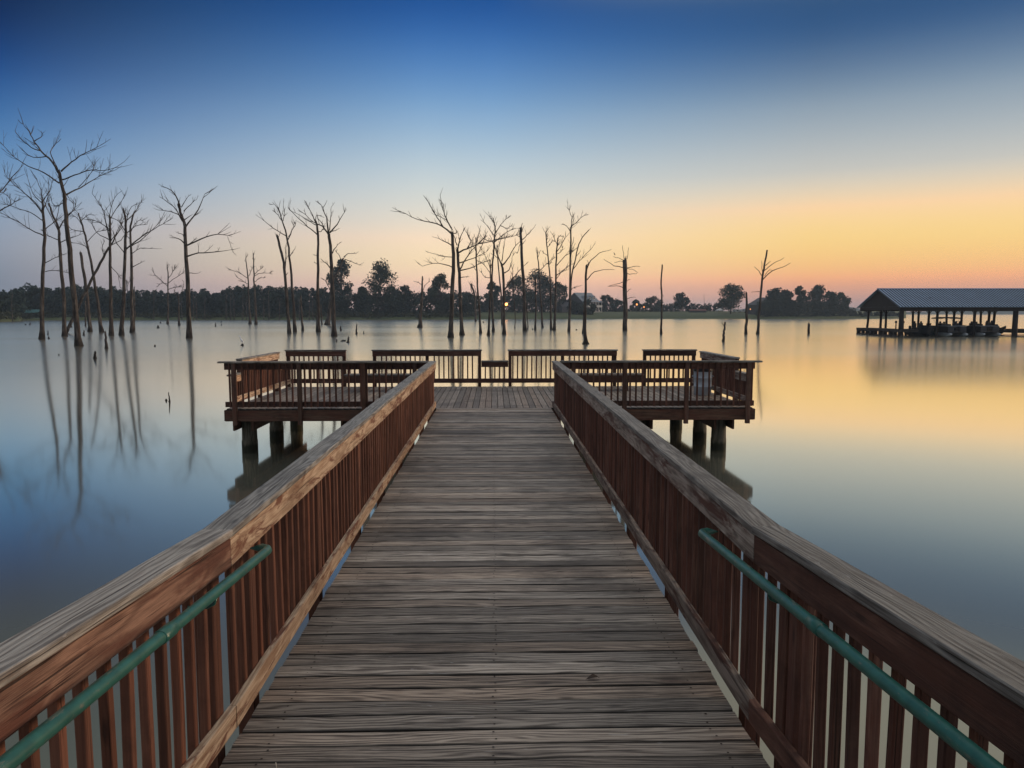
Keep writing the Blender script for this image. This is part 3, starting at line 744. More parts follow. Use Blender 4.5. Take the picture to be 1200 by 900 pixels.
DT('small distant dead tree with fanned twigs, left of the lone two-limbed dead tree', Z1, [(610,775),(610,690),(610,600),(608,560)], (2.2, .9), [(.9,(610,640),(585,615),(560,590)),(.9,(612,625),(640,605),(665,588)),(.8,(610,615),(628,585),(640,558)),(.8,(611,650),(640,640),(665,640)),(.7,(610,630),(590,625),(572,640))])
DT('short distant dead trunk with wispy branches just left of the lone dead tree', Z1, [(652,780),(649,720),(648,668)], (2.4, 1.2), [(.7,(649,690),(635,660),(640,640)), (.7,(649,680),(665,650),(668,620))])
DT('dead tree mostly outside the frame, branches reaching in at the left edge', Z1, [(-75,850),(-78,650),(-70,450),(-62,350)], (6.0, 3.5), [(2.4,(-65,390),(-30,330),(10,285),(45,240),(88,193)), (2.2,(-70,420),(-20,375),(20,350),(45,338),(60,312)), (1.4,(22,280),(12,296),(0,296)), (1.6,(-62,360),(-40,280),(-20,240)), (1.2,(40,340),(35,318),(15,300))])
# group left of centre
DT('thin distant dead tree, left one of the small twiggy pair before the far woods', Z2, [(132,680),(126,560),(122,460),(112,370)], (2.8, .9), [(.8,(122,465),(80,438),(30,425)), (.8,(125,455),(140,420),(150,400)), (.7,(123,490),(100,480),(70,455))])
DT('thin distant dead tree, right one of the small twiggy pair before the far woods', Z2, [(160,681),(152,520),(150,430),(147,345)], (2.8, .9), [(.9,(152,445),(175,425),(190,415)), (.8,(154,452),(185,440),(222,440)), (.7,(154,480),(175,465),(200,462))])
DT('limbless dead snag stub tilted left in front of a forked-top slim dead tree', Z2, [(316,722),(300,500),(290,390),(270,310),(258,262)], (3.6, 2.4), [(1.8,(296,420),(300,360),(300,310)), (1.0,(300,450),(310,440))], tw=1)
DT('slim dead tree with a fine forked top and one long limb to the left', Z2, [(343,716),(325,450),(308,290),(285,200),(262,130)], (3.4, .9), [(1.2,(300,265),(240,230),(182,182)), (1.2,(309,285),(330,240),(345,210)), (1.0,(285,200),(265,170),(240,145)), (.9,(288,195),(292,160),(288,120)), (1.0,(318,362),(343,325)), (.8,(272,160),(250,120),(235,118)), (.9,(312,270),(335,225),(328,200))])
DT('short plain dead post standing right of the slim fork-topped dead tree', Z2, [(379,711),(374,620),(370,548)], (3.2, 1.4), flare=1.2)
DT('dead tree with long limbs swept to the left, left of the Y-topped one', Z2, [(452,716),(450,480),(450,260),(440,195)], (4.2, 1.9), [(1.5,(450,262),(400,220),(345,170),(310,135)), (1.3,(441,205),(415,150),(388,100)), (1.2,(450,250),(470,240),(485,205)), (1.1,(442,215),(400,190),(345,158)), (.8,(452,360),(430,355)), (.8,(451,400),(432,390)), (.9,(440,200),(445,170),(480,180))], tw=1)
DT('sturdy dead tree with a thick Y-shaped top just right of the left-swept one', Z2, [(527,736),(517,500),(510,340),(502,255)], (4.8, 3.2), [(2.4,(502,260),(490,180),(465,120)), (2.2,(500,258),(470,220),(430,200),(378,156)), (2.2,(506,250),(540,210),(575,155)), (1.3,(505,240),(510,180),(513,130)), (1.6,(514,350),(530,325),(547,303)), (1.6,(512,420),(490,395),(463,373)), (1.4,(485,240),(470,205),(447,180)), (1.2,(508,245),(530,240),(540,235))], tw=1)
DT('old dead trunk wide at its foot behind the Y-topped dead tree, leaning right', Z2, [(494,683),(506,600),(518,480),(545,430),(570,370)], (5.4, 1.6), [(1.2,(572,365),(590,350),(625,348)), (1.0,(575,375),(610,388),(642,402)), (.9,(560,380),(545,350),(535,340)), (1.2,(506,520),(490,480),(468,465))], tw=1)
DT('thin grey dead pole between the left-swept and the Y-topped dead trees', Z2, [(469,682),(466,640),(464,590)], (1.8, 1.2), flare=1.1)
DT('jagged thick dead snag with a flared foot standing alone left of centre', Z2, [(928,696),(934,600),(938,520),(940,455)], (4.4, 1.4), [(.8,(938,540),(952,500),(975,478)), (.7,(937,500),(925,485),(905,480))], tw=1, flare=1.6)
# central group
DT('tallest central dead tree with a long limb arching far to the left', Z3, [(272,702),(279,520),(285,350),(280,212)], (5.6, 3.4), [(2.2,(280,218),(240,185),(200,165),(120,148),(40,112)), (1.6,(238,185),(210,140),(180,90),(145,36)), (1.8,(276,190),(250,140),(238,100),(223,36)), (1.4,(281,200),(250,150),(200,125)), (1.6,(283,272),(250,255),(208,235)), (1.0,(284,325),(230,318),(170,303)), (1.3,(282,374),(215,352),(140,368)), (1.4,(282,215),(300,210),(290,185)), (1.1,(235,105),(240,80),(225,60)), (.9,(282,470),(240,455),(215,465))], tw=2)
DT('crooked dead tree with limbs sweeping right beside the tallest central one', Z3, [(326,690),(318,560),(312,400),(303,290)], (4.4, 3.0), [(2.2,(303,295),(315,245),(335,188)), (2.2,(304,305),(350,285),(400,262),(440,222)), (1.5,(400,262),(470,250),(530,236)), (1.8,(315,385),(345,330),(385,280),(445,225)), (1.4,(303,270),(292,240),(282,215)), (1.6,(318,388),(380,370),(442,342)), (1.5,(315,352),(380,330),(440,300)), (1.3,(350,285),(365,250),(340,200)), (1.0,(316,420),(355,418))], tw=2)
DT('slim dead trunk third from the left in the central group, twigs at the top', Z3, [(413,681),(405,550),(397,430),(392,300),(390,235)], (2.8, 1.3), [(1.0,(392,300),(370,250),(345,205)), (1.0,(392,260),(405,220),(410,190)), (.9,(393,320),(415,280),(425,250)), (.8,(398,400),(385,375),(375,360))])
DT('thin dead trunk fourth from the left in the central group, with short side twigs', Z3, [(450,692),(455,550),(460,430),(455,335)], (2.8, 1.2), [(.9,(457,380),(440,330),(420,295)), (.9,(459,420),(435,420),(415,390)), (.8,(458,370),(475,330),(470,300)), (.8,(458,400),(430,360),(405,345))])
DT('slim dead tree crowned by a broad fan of fine branches in the central group', Z3, [(472,676),(468,550),(466,420),(475,290),(482,205)], (2.8, 1.5), [(1.2,(480,235),(455,195),(425,155)), (1.2,(481,215),(505,175),(535,145)), (1.3,(478,255),(520,220),(570,190)), (1.1,(480,242),(530,235),(595,220)), (1.1,(482,210),(475,165),(450,130)), (1.0,(479,250),(440,245),(415,225)), (.9,(482,205),(480,170),(470,140)), (1.0,(505,178),(540,190),(560,175))], tw=3)
DT('Y-shaped dead tree with a heavy limb bending right, in front of the orange street lamp', Z3, [(523,687),(522,560),(520,420),(510,355)], (3.6, 2.4), [(1.8,(510,358),(495,325),(478,280),(455,220)), (2.0,(512,365),(540,335),(565,290),(605,240)), (2.0,(525,478),(560,430),(590,395),(626,357)), (1.5,(516,402),(545,385),(556,355),(562,322)), (1.2,(512,345),(518,290),(532,230)), (1.0,(500,330),(480,320),(470,300))], tw=1)
DT('pale slanting dead pole just behind the Y-shaped dead tree', Z3, [(514,640),(507,480),(497,370),(490,270)], (2.0, 1.2), [(.8,(493,300),(505,250),(515,225))])
DT('stout straight dead trunk broken off flat at the top, right of the Y-shaped tree', Z3, [(621,672),(612,420),(604,270),(601,187)], (3.8, 2.8), [(1.2,(606,243),(630,225),(662,188)), (1.0,(601,232),(585,222)), (1.0,(606,265),(622,250)), (.8,(604,250),(590,290),(582,310))], tw=1)
DT('very thin low dead pole in the central group, right of the orange street lamp', Z3, [(574,661),(573,580),(562,400)], (1.3, .7), [(.5,(567,460),(555,420),(565,370))], flare=1.1)
DT('thin dead pole just right of the stout flat-topped trunk', Z3, [(634,664),(632,600),(628,540)], (1.4, 1.0), flare=1.1)
DT('bare dead pole with a ragged tip in front of the leafy grove', Z3, [(669,667),(671,540),(669,415)], (2.2, 1.4), [(.6,(670,440),(676,420))], tw=0)
DT('thin leaning dead tree with one straight limb rising right, before the grove', Z3, [(703,657),(692,480),(683,350),(678,295)], (2.2, .9), [(1.0,(690,387),(720,360),(752,325)), (.7,(680,330),(690,300)), (.7,(692,380),(655,385))])
DT('bristly thin dead trunk with many stub twigs, left of the fan-branched one', Z3, [(743,666),(740,470),(730,330),(718,212)], (2.4, 1.0), [(.7,(725,280),(750,250)), (.7,(735,360),(755,330)), (.7,(728,320),(705,300)), (.7,(722,250),(728,225))], tw=4)
DT('dead tree with limbs fanning up to the right, right of the bristly thin trunk', Z3, [(758,668),(764,480),(768,330),(775,235)], (3.0, 1.2), [(1.1,(770,300),(795,265),(812,232)), (1.1,(769,365),(810,320),(855,290)), (1.1,(767,412),(800,385),(838,355)), (.9,(773,270),(760,240),(750,215)), (1.0,(766,430),(790,400),(820,385)), (.9,(775,240),(785,225),(805,235)), (.8,(772,310),(790,300),(800,275))], tw=3)
DT('tall slender dead tree with a fine forked crown, tallest right of the orange lamp', Z3, [(826,674),(832,450),(835,250),(835,185)], (2.6, 1.5), [(1.2,(835,190),(840,140),(822,95)), (1.1,(836,185),(870,155),(910,118)), (1.0,(833,205),(815,180),(795,170)), (1.1,(835,330),(840,290),(850,230)), (.8,(834,480),(850,468),(872,462)), (.8,(836,190),(850,150),(845,130))], tw=2)
DT('slim curving dead trunk with long limbs arcing right, crossing the tall slender one', Z3, [(829,670),(838,440),(858,330),(880,250),(922,196)], (2.0, .9), [(1.0,(848,380),(890,330),(938,278)), (.7,(862,320),(880,300))], tw=1)
DT('dead tree with a flared foot and two thin limbs arcing right, nearest of the centre', Z3, [(906,733),(903,640),(905,480),(909,365)], (4.0, 2.4), [(1.5,(910,385),(930,340),(970,308),(1026,290)), (1.2,(911,432),(945,395),(985,385),(1040,384)), (1.2,(908,365),(920,355),(912,340))], tw=0, flare=2.3)
DT('thin short dead pole leaning on the flared-foot stump tree', Z3, [(892,682),(896,600),(899,540)], (2.4, 1.2), flare=1.1)
DT('thick dead trunk broken off flat with thin sideways twigs all along it', Z3, [(1090,670),(1090,500),(1088,338)], (5.2, 5.0), [(1.2,(1088,375),(1040,365),(990,335)), (.9,(1088,380),(1130,368),(1160,370)), (.9,(1092,402),(1120,405),(1146,402)), (1.0,(1086,470),(1050,460),(1010,463)), (.8,(1085,440),(1050,452),(1015,460)), (.8,(1095,490),(1118,474)), (.8,(1095,435),(1115,430)), (.8,(1095,345),(1060,330),(1035,322)), (.7,(1086,335),(1082,305),(1079,270)), (.7,(1100,335),(1104,310),(1105,280)), (.7,(1092,380),(1125,382),(1150,398)), (.7,(1095,525),(1125,512),(1140,515)), (.7,(1085,350),(1065,345),(1040,350))], tw=0, flare=1.15)
DT('thin slightly bent dead pole standing alone right of centre', Z4, [(299,486),(302,330),(300,240),(304,160)], (2.4, 1.6), [(.6,(301,285),(293,268)), (.5,(301,290),(310,310))], tw=0)
DT('short crooked dead stump right of the lone thin pole, nearest one on the right', Z4, [(590,521),(592,490),(596,455),(600,430)], (3.4, 2.0), [(.8,(592,445),(586,436),(580,432))], tw=0, flare=1.1)
DT('plain dead post with a broken tip, left of the slender dead tree by the point', Z4, [(696,486),(700,400),(698,292)], (3.8, 2.2), tw=0, flare=1.1)
DT('slender leaning dead tree with a few limbs, rightmost dead tree before the boathouse', Z4, [(752,486),(758,380),(773,230),(783,165),(796,92)], (3.2, 1.8), [(1.3,(774,232),(820,190),(870,172),(905,153)), (1.1,(780,190),(820,160),(875,128)), (1.0,(777,212),(772,175),(770,143)), (1.0,(773,215),(755,190),(735,170)), (.9,(788,165),(812,145)), (.8,(766,290),(745,287),(722,290)), (.8,(785,215),(800,190),(820,185))], tw=0)
DT('small square-cut post sticking out of the lake before the point of land', Z4, [(989,487),(990,460),(991,437)], (2.8, 2.6), name='wooden_post', cat='post', group='stumps and posts in the lake', tw=0, flare=1.0)
# broken tree on the far shore behind the centre
DT('dark hooked dead tree on the far shore left of the small round tree', Z3, [(390,628),(386,540),(382,490),(366,450)], (2.4, 2.2), [(1.2,(384,520),(375,500),(362,450)),(1.,(388,530),(392,500),(383,460))], tw=1, flare=1.1)
# stumps and floating snags
def stump(px, y, h, w, lab, lean=0, name='tree_stump', cat='stump'):
    DT(lab, (0, 0, 1), [(px, y), (px+lean*.5, y-h*.5), (px+lean, y-h)], (w, w*.45), name=name, cat=cat, group='stumps and posts in the lake', tw=0, flare=1.3)
stump(124.8, 408.5, 20, 3.6, 'leaning broken stump with a ragged top right of the tallest leaning dead tree', -1.5)
stump(111.5, 420, 8, 3.8, 'low split stump nearest the camera among the left dead trees', 0)
stump(56.2, 392.5, 5, 1.6, 'tiny thin stump just right of the leftmost whole dead tree', 0)
stump(57.2, 397, 2.5, 2.2, 'small round knob of wood below the tiny thin stump', 0)
stump(98.3, 393, 5.5, 2.4, 'small dark stump right behind the tallest leaning dead tree', 0)
stump(83.5, 383.5, 3.5, 2.0, 'small dark stump seen between the leaning trunk and the tallest dead tree', 0)
stump(35, 381, 2.5, 1.6, 'small pointed stump near the far left shore', 0)
stump(30, 381, 1.6, 1.6, 'tiny lump of wood left of the small pointed stump near the far left shore', 0)
stump(185.2, 384.5, 3, 3.0, 'round dark knob of wood left of the lone dead tree with two long limbs', 0)
stump(188, 379, 1.8, 1.8, 'tiny dark knob behind the round one, near the far left woods', 0)
stump(181.5, 406, 1.8, 2.0, 'flat dark knob of wood floating below the small fan-twigged dead tree', 0)
stump(252.6, 382.5, 4, 1.8, 'small upright stub right of the lone dead tree with two long limbs', 0)
stump(259.5, 381.5, 1.5, 1.6, 'tiny knob just right of the small upright stub', 0)
stump(259.3, 378, 1.4, 1.6, 'farthest tiny knob of the three right of the lone dead tree', 0)
stump(399.3, 387.5, 5.5, 2.4, 'small stump with a pointed tip right of the Y-topped dead tree', 0)
stump(417.6, 391, 11, 2.4, 'bottle-shaped stump with a thin neck right of the Y-topped dead tree', .4)
stump(426.3, 391, 3, 1.4, 'tiny upright stub right of the bottle-shaped stump', 0)
stump(394.6, 400.5, 3, 1.6, 'tiny stub below the Y-topped dead tree, left of a floating log', 0)
stump(408, 401.5, 6.5, 3.2, 'cone-shaped dark stump right of a small floating log', .5)
stump(566.7, 378.5, 1.6, 1.6, 'tiny knob of wood between the slim trunks of the central group', 0)
stump(624, 386.5, 1.6, 1.6, 'tiny knob right of the stout flat-topped trunk', 0)
stump(675.5, 387, 1.2, 1.6, 'tiny dark knob left of the flared-foot stump tree', 0)
stump(283.6, 405, 1.8, 3.2, 'low dark stump with a white egret perched on it', 1)
stump(69, 416, 1.0, 1.0, 'tiny dark speck of wood below the leftmost dead trees', 0)
stump(198.5, 470.5, 10.5, 1.9, 'thin curved stick standing in the near water left of the platform', -.8, 'driftwood_stick', 'stick')
stump(194.8, 469.2, 1.6, 2.4, 'small lump of wood touching the thin curved stick left of the platform', 0)
b = on_z(402, 400); mb = MB(); tube(mb, [b+Vector((-.28, 0, .02)), b+Vector((0, 0, .1)), b+Vector((.25, 0, .06)), b+Vector((.34, 0, .2))], [.03, .09, .08, .02], 6, .1)
o = mb.build('floating_log', M['bark']); tag(o, 'small floating log between two stumps below the Y-topped dead tree', 'log')
# pale drowned poles against the far left woods
random.seed(77)
poles = [(14, 345, 'leftmost pale dead pole, alone before the woods left of the teal-roofed cabin'), (180, 341, 'pale dead pole before the woods left of the small fan-twigged dead tree'),
    (213, 352, 'short pale dead pole just left of the lone dead tree with two long limbs'), (226, 347, 'pale dead pole just right of the lone dead tree with two long limbs'),
    (230, 350, 'pale dead pole, right one of two close together beside the lone dead tree'), (240, 350, 'short pale dead pole standing apart, midway between two pairs of pale poles'),
    (265, 345, 'pale dead pole, left one of three in a tight row left of the twiggy pair'), (270, 341, 'tallest pale dead pole of three in a tight row left of the twiggy pair'),
    (274, 349, 'pale dead pole, right one of three in a tight row left of the twiggy pair'), (284, 346, 'pale dead pole immediately left of the small twiggy pair of dead trees'),
    (289, 352, 'short pale dead pole behind the left tree of the small twiggy pair'), (309, 348, 'pale dead pole right of the twiggy pair, the shorter of two'),
    (315, 340, 'pale dead pole right of the twiggy pair, the taller of two'), (327, 352, 'short pale dead pole behind the snag stub that tilts left'),
    (351, 350, 'pale dead pole left of the short plain dead post'), (362, 349, 'pale dead pole between the short plain post and the left-swept dead tree'), (367, 352, 'short pale dead pole just left of the left-swept dead tree')]
for i, (px, yt, lab) in enumerate(poles):
    d = shore_d(px) - random.uniform(6, 30); b = at(px, 367, d); b.z = 0; t = at(px + random.uniform(-.8, .8), yt, d); mm = d/F
    root = thing('drowned_pole', lab, 'dead tree', b, 'thin pale dead poles before the far left woods')
    P = smooth_path([b-Vector((0, 0, .5)), b.lerp(t, .5)+Vector((random.uniform(-.2, .2), 0, 0)), t], 3, .05)
    mb = MB(); tube(mb, P, [.55*mm*(1-.6*j/(len(P)-1)) for j in range(len(P))], 6, .1)
    mb.build('trunk', M['bark'], root)
    mb = MB(); twigs(mb, P, .2, 3, 3.0, mm*.25); mb.build('twigs', M['bark'], root)

# ------------------------------------------------------------------ the walkway
ZD = EYE.z - 2.06          # deck surface
ZC = EYE.z - 1.03          # top of the cap rail
YK, YE, YB = 3.5, 16.1, 20.9
SLOPE = .070
XF = 1.265                 # inner face of the rails
def dz(y): return SLOPE*max(0, YK - y)
random.seed(3)
walk = thing('walkway', 'weathered grey-brown plank walkway leading out over the lake to the platform', 'walkway', (0, YK, 0))
mb = MB(); y = -3.2; bw = .14
while y < YE - .02:
    w = bw * random.uniform(.985, 1.015)
    if y + w > YE: w = YE - y - .004
    yc = y + w/2; z = ZD + dz(yc) - .019 + random.uniform(-.0022, .0022)
    xr = 1.244 + random.uniform(-.007, .007); xl = -1.250 + random.uniform(-.006, .006)
    n = 6; path = [Vector((xl + (xr-xl)*i/n, yc + random.uniform(-.0015, .0015), z + random.uniform(-.0012, .0012) + .004*math.sin(i/n*math.pi)*random.uniform(-1, 1))) for i in range(n+1)]
    up = Vector((random.uniform(-.002, .002), SLOPE if yc < YK else random.uniform(-.012, .012), 1))
    beam(mb, None, None, w - random.uniform(.007, .013), .036, up, path=path, ch=.007, edge=True)
    y += w
mb.build('deck_planks', M['deck'], walk)
mb = MB(); y = -3.13
while y < YE - .1:
    for x in (-1.08, 0, 1.08):
        for dy in (-.035, .035):
            q = Vector((x + random.uniform(-.012, .012), y + dy + random.uniform(-.008, .008), ZD + dz(y) + .0012 + SLOPE*.0))
            mb.add([q + Vector((math.cos(a*math.pi/3)*.0065, math.sin(a*math.pi/3)*.0065, (-SLOPE*math.sin(a*math.pi/3)*.0065) if y < YK else 0)) for a in range(6)], [tuple(range(6))])
    y += bw
o = mb.build('screw_heads', M['screw'], walk); o['kind'] = 'stuff'
mb = MB()
for x in (-1.08, 0, 1.08):
    beam(mb, None, None, .045, .24, path=[(x, -3.2, ZD+dz(-3.2)-.165), (x, YK, ZD-.165), (x, YE-.05, ZD-.165)])
mb.build('joist', M['beam'], walk)
mb = MB()     # splinter and leaf are things of their own, these are the blocks carrying the rail posts
for sx in (-1, 1):
    for (a, b2) in ((-3.0, -1.6), (-1.2, .2), (.6, 2.2), (2.5, 3.28), (3.46, 3.66), (4.74, 5.28), (6.25, 7.9), (8.1, 9.4), (9.6, 11.6), (12.45, 13.15), (13.9, 16.0)):
        a2, b3 = a + random.uniform(-.08, .08), b2 + random.uniform(-.08, .08)
        if sx < 0: a2 += .3; b3 += .3
        b3 = min(b3, YE-.06)
        beam(mb, (sx*1.185, a2, ZD+dz(a2)-.12), (sx*1.185, b3, ZD+dz(b3)-.12), .155, .14)
mb.build('edge_blocking', M['beam'], walk)
for yy in (-1.5, 2.2, 6.0, 9.8, 13.4):
    for sx in (-1, 1):
        mb = MB(); x = sx*.95; tube(mb, [(x, yy, -1), (x, yy, .3), (x, yy, ZD+dz(yy)-.29)], [.15, .145, .14], 14, .02); mb.build('piling', M['pile'], walk)
    mb = MB(); beam(mb, (-1.25, yy-.16, ZD+dz(yy)-.40), (1.25, yy-.16, ZD+dz(yy)-.40), .05, .22); mb.build('cross_beam', M['beam'], walk)

# rails --------------------------------------------------------------
bal_cache = {}
def baluster_meshes(matname, L):
    key = (matname, round(L, 3))
    if key not in bal_cache:
        ms = []
        for _ in range(4):
            mb = MB(); n = 3
            beam(mb, None, None, .037, .037, (0, 1, 0), path=[(random.uniform(-.0015, .0015), random.uniform(-.0015, .0015), -L/2 + L*i/n) for i in range(n+1)], ch=.004)
            ms.append(mb.mesh('baluster', M[matname]))
        bal_cache[key] = ms
    return bal_cache[key]
def place_balusters(root, pts, L, matname):
    ms = baluster_meshes(matname, L)
    for i, (x, y, z) in enumerate(pts):
        o = bpy.data.objects.new('baluster', ms[i % 4]); COL.objects.link(o); o.parent = root
        o.location = Vector((x, y, z)) - root.location; o.rotation_euler = (random.uniform(-.010, .010), random.uniform(-.010, .010), random.choice((0, math.pi/2, math.pi, -math.pi/2)))

def board(mb, a, b, off, w, h, nrm, seg, jit=.0015, **k):
    a = Vector(a) + Vector(nrm)*off; b = Vector(b) + Vector(nrm)*off
    beam(mb, a, b, w, h, (0, 0, 1), seg=seg, jit=jit, **k)

def railing(name, label, A, B, za, zb, nrm, ys, posts, mats, joints=(), cap_h=1.03, cap_w=.15, group='wooden railings of the pier', bottom=True, post_drop=.35, spacing=.137, cap_ext=(0, 0), deckslope=None, post_w=.09, double=(), skip=()):
    """A,B: 2-D ends of the inner face line; za,zb deck height at the ends; nrm: outward normal.  posts: distances from A"""
    A = Vector((*A, 0)); B = Vector((*B, 0)); d = (B-A); L = d.length; d.normalize(); N = Vector((*nrm, 0))
    root = thing(name, label, 'railing', (A.x, A.y, za), group)
    P = lambda s, z: Vector((A.x + d.x*s, A.y + d.y*s, za + (zb-za)*s/L + z))
    cuts = [0] + list(joints) + [L]
    cap, fas, bot = MB(), MB(), MB()
    for a, b in zip(cuts[:-1], cuts[1:]):
        sg = max(2, int((b-a)/.5)); g = .0015
        ca = a - (cap_ext[0] if a == 0 else -g); cb = b + (cap_ext[1] if b == L else -g)
        board(cap, P(ca, cap_h-.019), P(cb, cap_h-.019), cap_w/2-.012, cap_w, .038, N, sg, ch=.005)
        board(fas, P(a+g, cap_h-.045-.07), P(b-g, cap_h-.045-.07), .019, .038, .14, N, sg, ch=.004)
        if bottom: board(bot, P(a+g, .045+.045), P(b-g, .045+.045), .019, .038, .115, N, sg, ch=.004)
    cap.build('cap_rail', M[mats[0]], root); fas.build('top_rail', M[mats[1]], root)
    if bottom: bot.build('bottom_rail', M[mats[2]], root)
    for s in posts:
        if s in double: continue
        mb = MB(); zt = cap_h-.042; q0 = P(s, -post_drop) + N*(.039+post_w/2); q1 = P(s, zt) + N*(.039+post_w/2)
        beam(mb, q0, q1, post_w, post_w, (N.x, N.y, 0), seg=3, jit=.001, ch=.005); mb.build('post', M[mats[3]], root)
    bl = cap_h-.042-.03; pts = []; n = int(L/spacing); s = (L-n*spacing)/2 + spacing/2
    while s < L:
        if not any(abs(s-p) < .065 for p in posts) and not any(abs(s-p) < .03 for p in skip):
            q = P(s + random.uniform(-.006, .006), .03+bl/2) + N*(.0385+.019); pts.append(q)
        s += spacing
    place_balusters(root, pts, bl, mats[4])
    return root, P, N
random.seed(11)
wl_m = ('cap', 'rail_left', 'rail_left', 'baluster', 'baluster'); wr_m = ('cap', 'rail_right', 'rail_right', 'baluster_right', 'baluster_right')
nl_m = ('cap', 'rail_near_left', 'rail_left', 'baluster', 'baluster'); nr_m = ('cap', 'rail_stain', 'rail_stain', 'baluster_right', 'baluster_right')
LL = YE - YK
lp = [.42, 1.95, 3.6, 5.2, 6.9, 8.5, 10.2, 11.9, 12.5]
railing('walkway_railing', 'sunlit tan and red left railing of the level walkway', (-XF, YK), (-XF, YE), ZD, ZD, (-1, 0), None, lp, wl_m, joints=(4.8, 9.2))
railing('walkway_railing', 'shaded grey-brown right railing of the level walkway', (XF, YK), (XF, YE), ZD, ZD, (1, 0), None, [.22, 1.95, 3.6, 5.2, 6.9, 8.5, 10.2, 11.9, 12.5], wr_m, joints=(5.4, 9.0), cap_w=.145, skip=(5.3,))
YN = -3.0
rl, PL_, NL_ = railing('ramp_railing', 'nearest left railing on the sloping ramp, with a green pipe handrail', (-XF, YK), (-XF, YN), ZD, ZD+dz(YN), (-1, 0), None, [.10, 1.75, 3.4, 5.0, 6.4], nl_m)
rr, PR_, NR_ = railing('ramp_railing', 'nearest right railing on the sloping ramp, with a teal-green pipe handrail', (XF, YK), (XF, YN), ZD, ZD+dz(YN), (1, 0), None, [.28, .40, 1.95, 3.5, 5.0, 6.4], nr_m, cap_w=.145)
for sx, root, ye in ((-1, rl, 3.87), (1, rr, 4.18)):
    zc = lambda y: ZC + SLOPE*(YK-y) - .185 + .0
    X = 1.19; mb = MB()
    pts = [Vector((sx*X, YN, zc(YN))), Vector((sx*X, 0, zc(0))), Vector((sx*X, 2, zc(2))), Vector((sx*X, ye-.12, zc(ye-.12))), Vector((sx*X, ye-.05, zc(ye-.05))), Vector((sx*(X+.012), ye-.018, zc(ye))), Vector((sx*(X+.045), ye, zc(ye))), Vector((sx*(XF+.04), ye, zc(ye)))]
    tube(mb, pts, [.0235]*len(pts), 16); hr = mb.build('handrail', M['paint'], root)
    for yb in (2.62, .9, -1.2):
        mb = MB(); tube(mb, [(sx*X, yb-.05, zc(yb-.05)), (sx*X, yb-.046, zc(yb-.046)), (sx*X, yb+.046, zc(yb+.046)), (sx*X, yb+.05, zc(yb+.05))], [.0238, .0275, .0275, .0238], 16); mb.build('sleeve', M['paint'], hr)
    for yb in (3.1, 1.55, 0.0, -1.5):
        mb = MB(); z = zc(yb)
        tube(mb, [(sx*X, yb, z-.02), (sx*(X+.01), yb, z-.05), (sx*(X+.04), yb, z-.065), (sx*(XF+.045), yb, z-.065)], [.008]*4, 8); mb.build('bracket', M['paint'], hr)

# ------------------------------------------------------------------ the platform
XP0, XP1 = -5.82, 5.72; YF = YE
plat = thing('fishing_platform', 'wide timber fishing platform on pilings at the end of the walkway', 'platform', (0, YF, 0))
random.seed(9)
mb = MB(); x = XP0 + .02
while x < XP1 - .05:
    w = .14*random.uniform(.98, 1.02); z = ZD - .019 + random.uniform(-.002, .002)
    if x + w > XP1: break
    n = 4
    beam(mb, None, None, w-.008, .036, (random.uniform(-.015, .015), 0, 1), path=[(x+w/2+random.uniform(-.001, .001), YF+.003+random.uniform(0, .006)+(YB-YF)*i/n, z+random.uniform(-.001, .001)) for i in range(n+1)], ch=.005, edge=True)
    x += w
mb.build('deck_planks', M['platform_deck'], plat)
def rim(a, b, name='rim_beam'):
    mb = MB(); beam(mb, a, b, .045, .235, (0, 0, 1), seg=4, jit=.002); mb.build(name, M['beam'], plat)
zr = ZD - .042 - .1175
rim((XP0, YF-.001, zr), (-1.30, YF-.001, zr)); rim((1.30, YF-.001, zr), (XP1, YF-.001, zr))
rim((XP0, YB+.02, zr), (XP1, YB+.02, zr)); rim((XP0-.02, YF+.03, zr), (XP0-.02, YB-.01, zr)); rim((XP1+.02, YF+.03, zr), (XP1+.02, YB-.01, zr))
mb = MB(); x = XP0+.6
yy = YF + .45
while yy < YB: beam(mb, (XP0+.06, yy, zr), (XP1-.06, yy, zr), .04, .20); yy += .5
mb.build('floor_joist', M['beam'], plat)
prow = [(-5.50, (16.65, 18.7, 20.6)), (-3.15, (16.65, 18.7, 20.6)), (-1.0, (16.65, 18.7, 20.6)), (1.0, (16.65, 18.7, 20.6)), (3.3, (16.65, 18.7, 20.6)), (5.12, (16.65, 18.2, 20.6))]
for (x, yss) in prow:
    for yy in yss:
        mb = MB(); tube(mb, [(x, yy, -1.2), (x, yy, .25), (x, yy, .27), (x, yy, zr-.12)], [.175, .172, .165, .155], 18, .015); mb.build('piling', M['pile'], plat)
    for sx in (-1, 1):
        mb = MB(); beam(mb, (x+sx*.20, YF+.15, zr-.235), (x+sx*.20, YB-.1, zr-.235), .05, .23, seg=4, jit=.002); mb.build('cross_beam', M['beam'], plat)

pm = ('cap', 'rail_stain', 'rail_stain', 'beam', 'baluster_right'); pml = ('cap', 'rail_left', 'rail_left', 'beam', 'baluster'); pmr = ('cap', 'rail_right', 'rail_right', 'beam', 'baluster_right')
random.seed(13)
railing('platform_railing', 'front railing of the platform left of the walkway', (XP0, YF+.04), (-XF-.16, YF+.04), ZD, ZD, (0, -1), None, [.22, 1.62, 3.0, 4.1], pm, cap_w=.16, cap_ext=(.1, 0), spacing=.134)
railing('platform_railing', 'front railing of the platform right of the walkway', (XF+.16, YF+.04), (XP1, YF+.04), ZD, ZD, (0, -1), None, [.3, 1.42, 2.78, 4.14], pm, cap_w=.16, cap_ext=(0, .12), spacing=.134)

